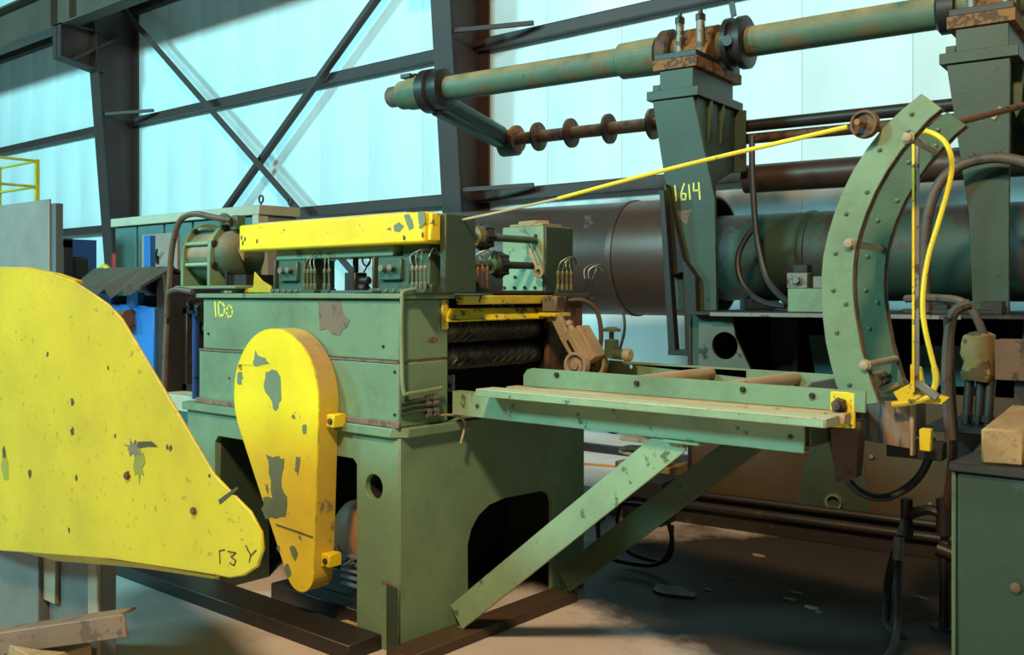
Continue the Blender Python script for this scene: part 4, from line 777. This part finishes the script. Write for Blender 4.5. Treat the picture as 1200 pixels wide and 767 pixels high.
part(t, 'clamp_ring', MB().lathe((-6.05, 7.1, UZ), (1, 0, 0), [(0, .17), (.02, .205), (.12, .205), (.14, .18)], 32), DARK, 0)
part(t, 'clamp_ring', MB().lathe((-5.905, 7.1, UZ), (1, 0, 0), [(0, .18), (.02, .19), (.12, .19), (.14, .16)], 32), DARK, 0)
part(t, 'wide_sleeve', MB().lathe((-3.95, 7.1, UZ), (1, 0, 0), [(0, .118), (.02, .145), (.34, .150), (.36, .148)], 32), PIPEG, 0)
part(t, 'collar', MB().lathe((-3.56, 7.1, UZ), (1, 0, 0), [(0, .17), (.02, .19), (.10, .19), (.12, .17)], 32), RUSTY, 0)
part(t, 'collar', MB().lathe((-3.02, 7.1, UZ), (1, 0, 0), [(0, .15), (.02, .2), (.06, .2), (.06, .17), (.12, .17), (.12, .2), (.17, .2), (.18, .18)], 32), DARK, 0)
part(t, 'collar_lug', MB().cyl((-2.93, 6.89, UZ-.02), (-2.93, 6.95, UZ-.02), .04, n=14).bar((-2.93, 7.02, UZ+.19), (-2.95, 7.02, UZ+.30), .02, .04), DARK, 0)
part(t, 'collar', MB().lathe((-1.50, 7.1, UZ), (1, 0, 0), [(0, .13), (.02, .155), (.12, .155), (.13, .13)], 28), DARK, 0)
t = thing('crank_arm', 'dark green swing arm hanging from the clamp hub of the upper pipe', 'arm', (-5.95, 7.6, 3.1), 1)
part(t, 'arm', MB().bar((-5.93, 7.12, 3.36), (-5.93, 8.22, 3.16), .14, .17), GREEN_D, .03, seg=2)
part(t, 'arm_back', MB().cyl((-5.90, 7.2, 3.40), (-5.90, 8.1, 3.22), .085, n=20), GREEN_D, 0)
part(t, 'arm_foot', MB().lathe((-5.98, 8.25, 3.13), (1, 0, 0), [(0, .12), (.18, .12)], 20), GREEN_D, 0)
t = thing('spool_rod', 'rusty rod with five spaced discs beyond the left mill post', 'rod', (-5.0, 8.25, 3.1), 1)
part(t, 'rod', MB().cyl((-5.85, 8.25, 3.18), (-3.75, 8.25, 3.18), .062, n=20), RUSTY, 0)
part(t, 'collar', MB().lathe((-5.88, 8.25, 3.18), (1, 0, 0), [(0, .08), (0, .11), (.06, .12), (.06, .14), (.10, .14), (.10, .07)], 24), RUSTO, 0)
for x in (-5.55, -5.16, -4.73, -4.26): part(t, 'disc', MB().lathe((x, 8.25, 3.18), (1, 0, 0), [(0, .06), (0, .145), (.03, .145), (.035, .07)], 28), RUSTY, 0)
for (z, y, r, lb, m, xe) in ((2.935, 7.5, .048, 'thin dark tie pipe just under the upper green pipe', DARK, .6), (2.835, 7.52, .042, 'thin rusty tie pipe ending by the pulley', RUSTY, .6), (2.515, 7.55, .115, 'thick rusty tie pipe behind the curved guide', PIPEB, .6)):
    single('tie_pipe', lb, 'pipe', MB().cyl((-3.05, y, z), (xe, y, z), r, n=24), m, (-2, y, z), 1, 0)
t = thing('formed_pipe', 'very large dark brown steel pipe behind the left mill post', 'pipe', (-4.6, 7.56, 1.41), 1)
part(t, 'shell', MB().lathe((-6.15, 7.56, 1.9), (1, 0, 0), [(0, .475), (0, .49), (2.05, .49), (2.06, .496), (2.12, .496), (2.13, .492), (2.86, .492), (2.86, .475)], 64, True), PIPEB, 0)
part(t, 'weld_ring', MB().ring((-4.06, 7.56, 1.9), (1, 0, 0), .035, .503, .48, 64), PIPEB, 0)
single('pipe_saddle', 'dark saddle frame carrying the far end of the large brown pipe', 'saddle', MB().prism([(7.1, 0), (8.0, 0), (8.0, 1.5)]+[(7.56+.50*math.cos(math.radians(a)), 1.9+.50*math.sin(math.radians(a))) for a in range(315, 224, -15)]+[(7.1, 1.5)], 'X', -6.0, -5.85), DARK, (-5.9, 7.56, 0), 1)
t = thing('mill_mandrel', 'dark green oily mandrel drum between the two mill posts', 'drum', (-2.0, 7.55, 1.54), 1)
part(t, 'drum', MB().lathe((-3.28, 7.56, 1.885), (1, 0, 0), [(0, .33), (.02, .345), (.75, .345), (.76, .355), (.80, .355), (.81, .345), (3.3, .345)], 48), mat('oily_green_drum', (.022, .055, .036), (.035, .024, .02), .2, 1.6, .6, .0, grime=.7, gscale=1.2), 0)
part(t, 'cradle', MB().box(-3.0, -2.9, 7.3, 7.9, 1.473, 1.56).box(-1.6, -1.5, 7.3, 7.9, 1.473, 1.56), DARK)
t = thing('vise_block', 'small green clamp block with a steel bolt on the mill bed', 'clamp', (-2.2, 6.5, 1.472), 1)
part(t, 'base', MB().box(-2.30, -2.02, 6.42, 6.60, 1.473, 1.63), GREEN)
part(t, 'jaw', MB().box(-2.31, -2.17, 6.43, 6.56, 1.631, 1.735), STEEL)
part(t, 'jaw', MB().box(-2.14, -2.05, 6.45, 6.58, 1.631, 1.71), STEEL)
part(t, 'cap', MB().box(-2.28, -2.18, 6.46, 6.56, 1.736, 1.79), DARK)
part(t, 'bolt', MB().ring((-2.24, 6.43, 1.685), (0, -1, 0), .006, .04, .01, 16).hexn((-2.24, 6.424, 1.685), (0, -1, 0), .03, .028), STEEL, 0)
single('hydraulic_hose', 'long dark hose hanging beside the left mill post', 'hose', MB().tube([(-2.74, 6.9, 2.75), (-2.73, 6.88, 2.495), (-2.70, 6.86, 2.119), (-2.66, 6.84, 1.9), (-2.58, 6.8, 1.69), (-2.42, 6.7, 1.55), (-2.31, 6.6, 1.52)], .024), RUBBER, (-2.6, 6.8, 1.5), 1, 0)
single('hydraulic_hose', 'dark hose curving out below the left mill post', 'hose', MB().tube([(-2.70, 6.89, 2.10), (-2.78, 6.88, 2.0), (-2.83, 6.86, 1.87), (-2.81, 6.84, 1.72), (-2.72, 6.8, 1.60), (-2.58, 6.74, 1.53), (-2.40, 6.66, 1.505)], .022), RUBBER, (-2.7, 6.8, 1.5), 1, 0)
def sc(pts, y0, y1):
    k = y1/y0; return [(x*k, y1, 1.6+(z-1.6)*k) for x, z in pts]
single('brown_hose', 'thick brown hose arched across the right mill post', 'hose', MB().tube([(-.55, 6.45, 2.05), (-.70, 6.46, 2.22), (-.80, 6.47, 2.32), (-.93, 6.47, 2.385), (-1.08, 6.47, 2.41), (-1.25, 6.46, 2.37), (-1.36, 6.42, 2.25), (-1.42, 6.4, 2.02), (-1.43, 6.4, 1.66), (-1.42, 6.4, 1.48)], .033, 10), RUBBERB, (-1.1, 6.4, 1.5), 1, 0)
single('brown_hose', 'short brown hose bent up behind the yellow taped hose', 'hose', MB().tube([(-.86, 4.30, 1.0), (-.88, 4.32, 1.2), (-.88, 4.35, 1.40), (-.86, 4.37, 1.52), (-.80, 4.38, 1.555)], .022, 8), RUBBERB, (-.86, 4.3, 1.0), 1, 0)
single('brown_hose', 'brown hose rising from the crumpled cardboard wrapped valve', 'hose', MB().tube([(-.86, 5.02, 1.40), (-.90, 5.02, 1.50), (-.96, 5.02, 1.56), (-1.10, 5.1, 1.575), (-1.25, 5.2, 1.57)], .02, 8), RUBBERB, (-.9, 5.0, 1.4), 1, 0)
# ---- right foreground
t = thing('green_crate', 'dirty green steel box at the lower right corner', 'steel box', (-.6, 4.0, 0))
part(t, 'body', MB().box(-1.03, .1, 3.58, 4.55, 0, .985), mat('grimy_shaded_green_box', (.017, .034, .017), (.03, .045, .03), .05, 4, .55, grime=.5, gscale=1.4), .012, seg=2)  # grimy green, darkened further for shade with no modelled source
part(t, 'top_lip', MB().box(-1.05, .1, 3.56, 4.57, .986, 1.015), DARK)
part(t, 'corner_plate', MB().box(-1.032, -.93, 3.57, 3.58, .0, .30), GREEN_D)
part(t, 'corner_post', MB().box(-1.045, -1.03, 3.575, 3.62, 0, .985), GREEN_B)
bolts(t, [(-.84, 3.58, .62)], (0, -1, 0), .018, .012, RUSTY)
single('timber_block', 'squared sawn timber block lying on the green steel box', 'timber', MB().add([(-.955, 3.60, 1.016), (-.825, 3.62, 1.016), (-.93, 4.45, 1.016), (-1.06, 4.43, 1.016), (-.955, 3.60, 1.138), (-.825, 3.62, 1.138), (-.93, 4.45, 1.138), (-1.06, 4.43, 1.138)], [(0,3,2,1),(4,5,6,7),(0,1,5,4),(1,2,6,5),(2,3,7,6),(3,0,4,7)]), WOOD, (-.94, 4.0, 1.016), 0, .008)
single('broken_block', 'broken brown lump behind the timber block at right edge', 'debris', MB().prism(smooth2(blob(-.78, 1.10, .05, .06, 9, .25, 4), 2), 'Y', 4.1, 4.25), CARD, (-.78, 4.15, 1.04), 0, .01)
t = thing('valve_stand', 'cardboard wrapped valve on dark pipes beside a brown junction box', 'valve', (-.85, 5.05, 0), 1)
part(t, 'pedestal', MB().box(-1.0, -.45, 5.14, 5.5, 0, .96), DARK)
part(t, 'ledge', MB().box(-1.08, -.80, 4.82, 5.3, .961, .985), DARK)
mb = MB(); rr = random.Random(9)
n = 12
prof = [(0, .062), (.04, .075), (.09, .068), (.13, .078), (.17, .072), (.21, .066), (.225, .04)]
mb.lathe((-.885, 5.02, 1.19), (0, 0, 1), prof, n); mb.v = [(x+rr.uniform(-.008, .008), y+rr.uniform(-.008, .008), z+rr.uniform(-.006, .006)) for x, y, z in mb.v]
part(t, 'cardboard_wrap', mb, CARD, 0)
part(t, 'junction_box', MB().box(-.805, -.62, 4.96, 5.12, 1.20, 1.385), RUSTY)
part(t, 'junction_post', MB().box(-.73, -.68, 5.0, 5.08, .96, 1.20), DARK)
for x in (-.93, -.88, -.84): part(t, 'pipe_leg', MB().cyl((x, 5.0, .985), (x+.01, 5.02, 1.195), .022, n=12).lathe((x, 5.0, 1.0), (0, 0, 1), [(0, .03), (.03, .03)], 6), DARK, 0)
t = thing('pipe_manifold', 'tangle of dark red pipes and valves below the curved guide', 'piping', (-1.05, 4.8, 0), 1)
part(t, 'riser', MB().tube([(-.88, 4.35, 1.5), (-.90, 4.5, 1.2), (-.95, 4.8, .9), (-1.02, 5.0, .55), (-1.03, 5.0, .35)], .020), RUSTY, 0)
part(t, 'riser', MB().tube([(-.80, 4.9, .95), (-.90, 4.95, .8), (-1.0, 5.0, .65), (-1.03, 5.0, .50)], .028), RUSTY, 0)
part(t, 'branch_pipe', MB().tube([(-1.2, 5.0, .52), (-1.1, 5.0, .56), (-1.03, 5.0, .54)], .025).cyl((-1.03, 5.0, .36), (-.75, 5.0, .33), .025), DARK, 0)
part(t, 'tee', MB().cyl((-1.03, 5.0, .45), (-1.03, 5.0, .62), .036, n=14).cyl((-1.06, 5.0, .38), (-.98, 5.0, .36), .036, n=14), DARK, 0)
part(t, 'valve', MB().cyl((-1.20, 5.0, .45), (-1.20, 5.0, .60), .028, n=12).hexn((-1.20, 5.0, .42), (0, 0, 1), .04, .035), DARK, 0)
part(t, 'diagonal_pipe', MB().cyl((-.75, 5.05, .93), (-.92, 5.05, .38), .02, n=10), DARK, 0)
part(t, 'stand_foot', MB().cyl((-1.03, 5.0, 0), (-1.03, 5.0, .37), .022, n=10).cyl((-1.03, 5.0, 0), (-1.03, 5.0, .015), .06, n=14), DARK, 0)
single('black_hose', 'black hose sagging below the table end', 'hose', MB().tube([(-1.17, 3.72, 1.12), (-1.175, 3.78, 1.02), (-1.16, 3.85, .90), (-1.11, 3.92, .82), (-1.03, 3.98, .80), (-.94, 4.02, .86), (-.89, 4.04, .95), (-.88, 4.05, 1.04)], .0165), RUBBER, (-1.05, 3.9, .8), 1, 0)
single('black_hose', 'black hose dropping from the valve to the oily floor', 'hose', MB().tube([(-1.2, 5.0, .45), (-1.24, 4.98, .36), (-1.27, 4.95, .22), (-1.27, 4.9, .06), (-1.25, 4.82, .025), (-1.18, 4.7, .025)], .02), RUBBER, (-1.22, 4.9, 0), 1, 0)
single('black_hose', 'grey black hose running over the oily floor toward the front', 'hose', MB().tube([(-1.14, 4.6, .40), (-1.13, 4.55, .30), (-1.12, 4.5, .12), (-1.13, 4.38, .03), (-1.19, 4.1, .025), (-1.26, 3.85, .025), (-1.32, 3.6, .025)], .020), RUBBER, (-1.2, 4.1, 0), 1, 0)
single('hose_coupling', 'small steel hose coupling at the top of the floor hose', 'fitting', MB().cyl((-1.14, 4.6, .40), (-1.14, 4.62, .50), .024, n=12).cyl((-1.14, 4.62, .5), (-1.20, 4.95, .50), .016, n=10), STEEL, (-1.14, 4.6, .4), 1, 0)
# ---- floor clutter behind the table
single('black_hose', 'black hose loop hanging under the left end of the table', 'hose', MB().tube([(-2.86, 4.2, 1.07), (-2.83, 4.2, 1.03), (-2.84, 4.2, .92), (-2.89, 4.2, .89), (-2.95, 4.2, .92), (-2.97, 4.2, 1.03), (-2.95, 4.15, 1.09)], .018), RUBBER, (-2.9, 4.2, .89), 0, 0)
single('cable_coil', 'loose dark cable coil standing behind the table brace', 'cable', MB().tube([(-3.12+.22*math.cos(a), 4.8+.10*math.sin(a*.5), .22+.19*math.sin(a)+.02*math.sin(3*a)) for a in [1.3+i*.35 for i in range(34)]], .013, 6, 2), RUBBER, (-3.1, 5.0, 0), 0, 0)
single('orange_cable', 'thin orange cable lying across the pale floor by the wall', 'cable', MB().tube([(-7.5, 6.6, .01), (-6.4, 7.0, .01), (-5.4, 7.4, .01), (-4.6, 7.6, .01)], .012, 6), CABLEO, (-6, 7.2, 0), 0, 0)
single('floor_bar', 'dark bar lying on the pale floor near the wall', 'bar', MB().box(-6.9, -4.6, 8.05, 8.12, 0, .08), DARK, (-5.7, 8.1, 0), 0)
for i, (x, y, a, l, m, lb, z) in enumerate([(-4.45, 5.95, .5, .55, WOOD, 'broken brown plank lying before the scrap pile', 0), (-4.55, 6.35, -.3, .45, RUSTY, 'rusty scrap plate lying beside the scrap pile', 0), (-4.15, 5.60, .9, .35, CARD, 'crumpled brown cardboard scrap beside the cable coil', 0), (-4.0, 6.0, 1.3, .30, DUST, 'small pale wood offcut on the floor before the scrap pile', 0)]):
    c_, s_ = math.cos(a), math.sin(a)
    single(['wood_scrap', 'steel_scrap', 'card_scrap', 'wood_scrap'][i], lb, 'debris', MB().obox((x, y, z+.035 if i != 1 else z+.016), (l/2*c_, l/2*s_, .0), (-.09*s_, .09*c_, 0), (0, 0, .03 if i != 1 else .012)), m, (x, y, z))
t = thing('scrap_pile', 'crate topped with splintered boards behind the table braces', 'debris', (-4.08, 6.47, 0))
part(t, 'crate', MB().box(-4.32, -3.84, 6.30, 6.64, 0, .30), CARD, .01)
for i in range(5):
    part(t, 'board', MB().obox((-4.12+.03*i, 6.44+.02*i, .34+.058*i), (.25, .06*((i % 3)-1), .015*((i % 2)*2-1)), (0, .07, .0), (0, 0, .014)), (WOOD, RUSTY, DUST, CARD, WOOD)[i])
rr = random.Random(21)
for i in range(9):
    x, y = -3.0+1.6*rr.random(), 4.7+1.2*rr.random(); r = .02+.025*rr.random()
    single('metal_chip', 'small pale metal chip lying on the oily floor', 'debris', MB().prism(blob(x, y, r, r*.5, 7, .4, i), 'Z', 0, .006), STEEL if i % 2 else DUST, (x, y, 0), 0, 0, 'chips on the oily floor')
single('rag', 'flat grey rag on the floor beside the pedestal', 'rag', MB().prism(blob(-2.75, 4.55, .14, .07, 12, .35, 12), 'Z', 0, .012), GREYB, (-2.75, 4.55, 0), 0, 0)
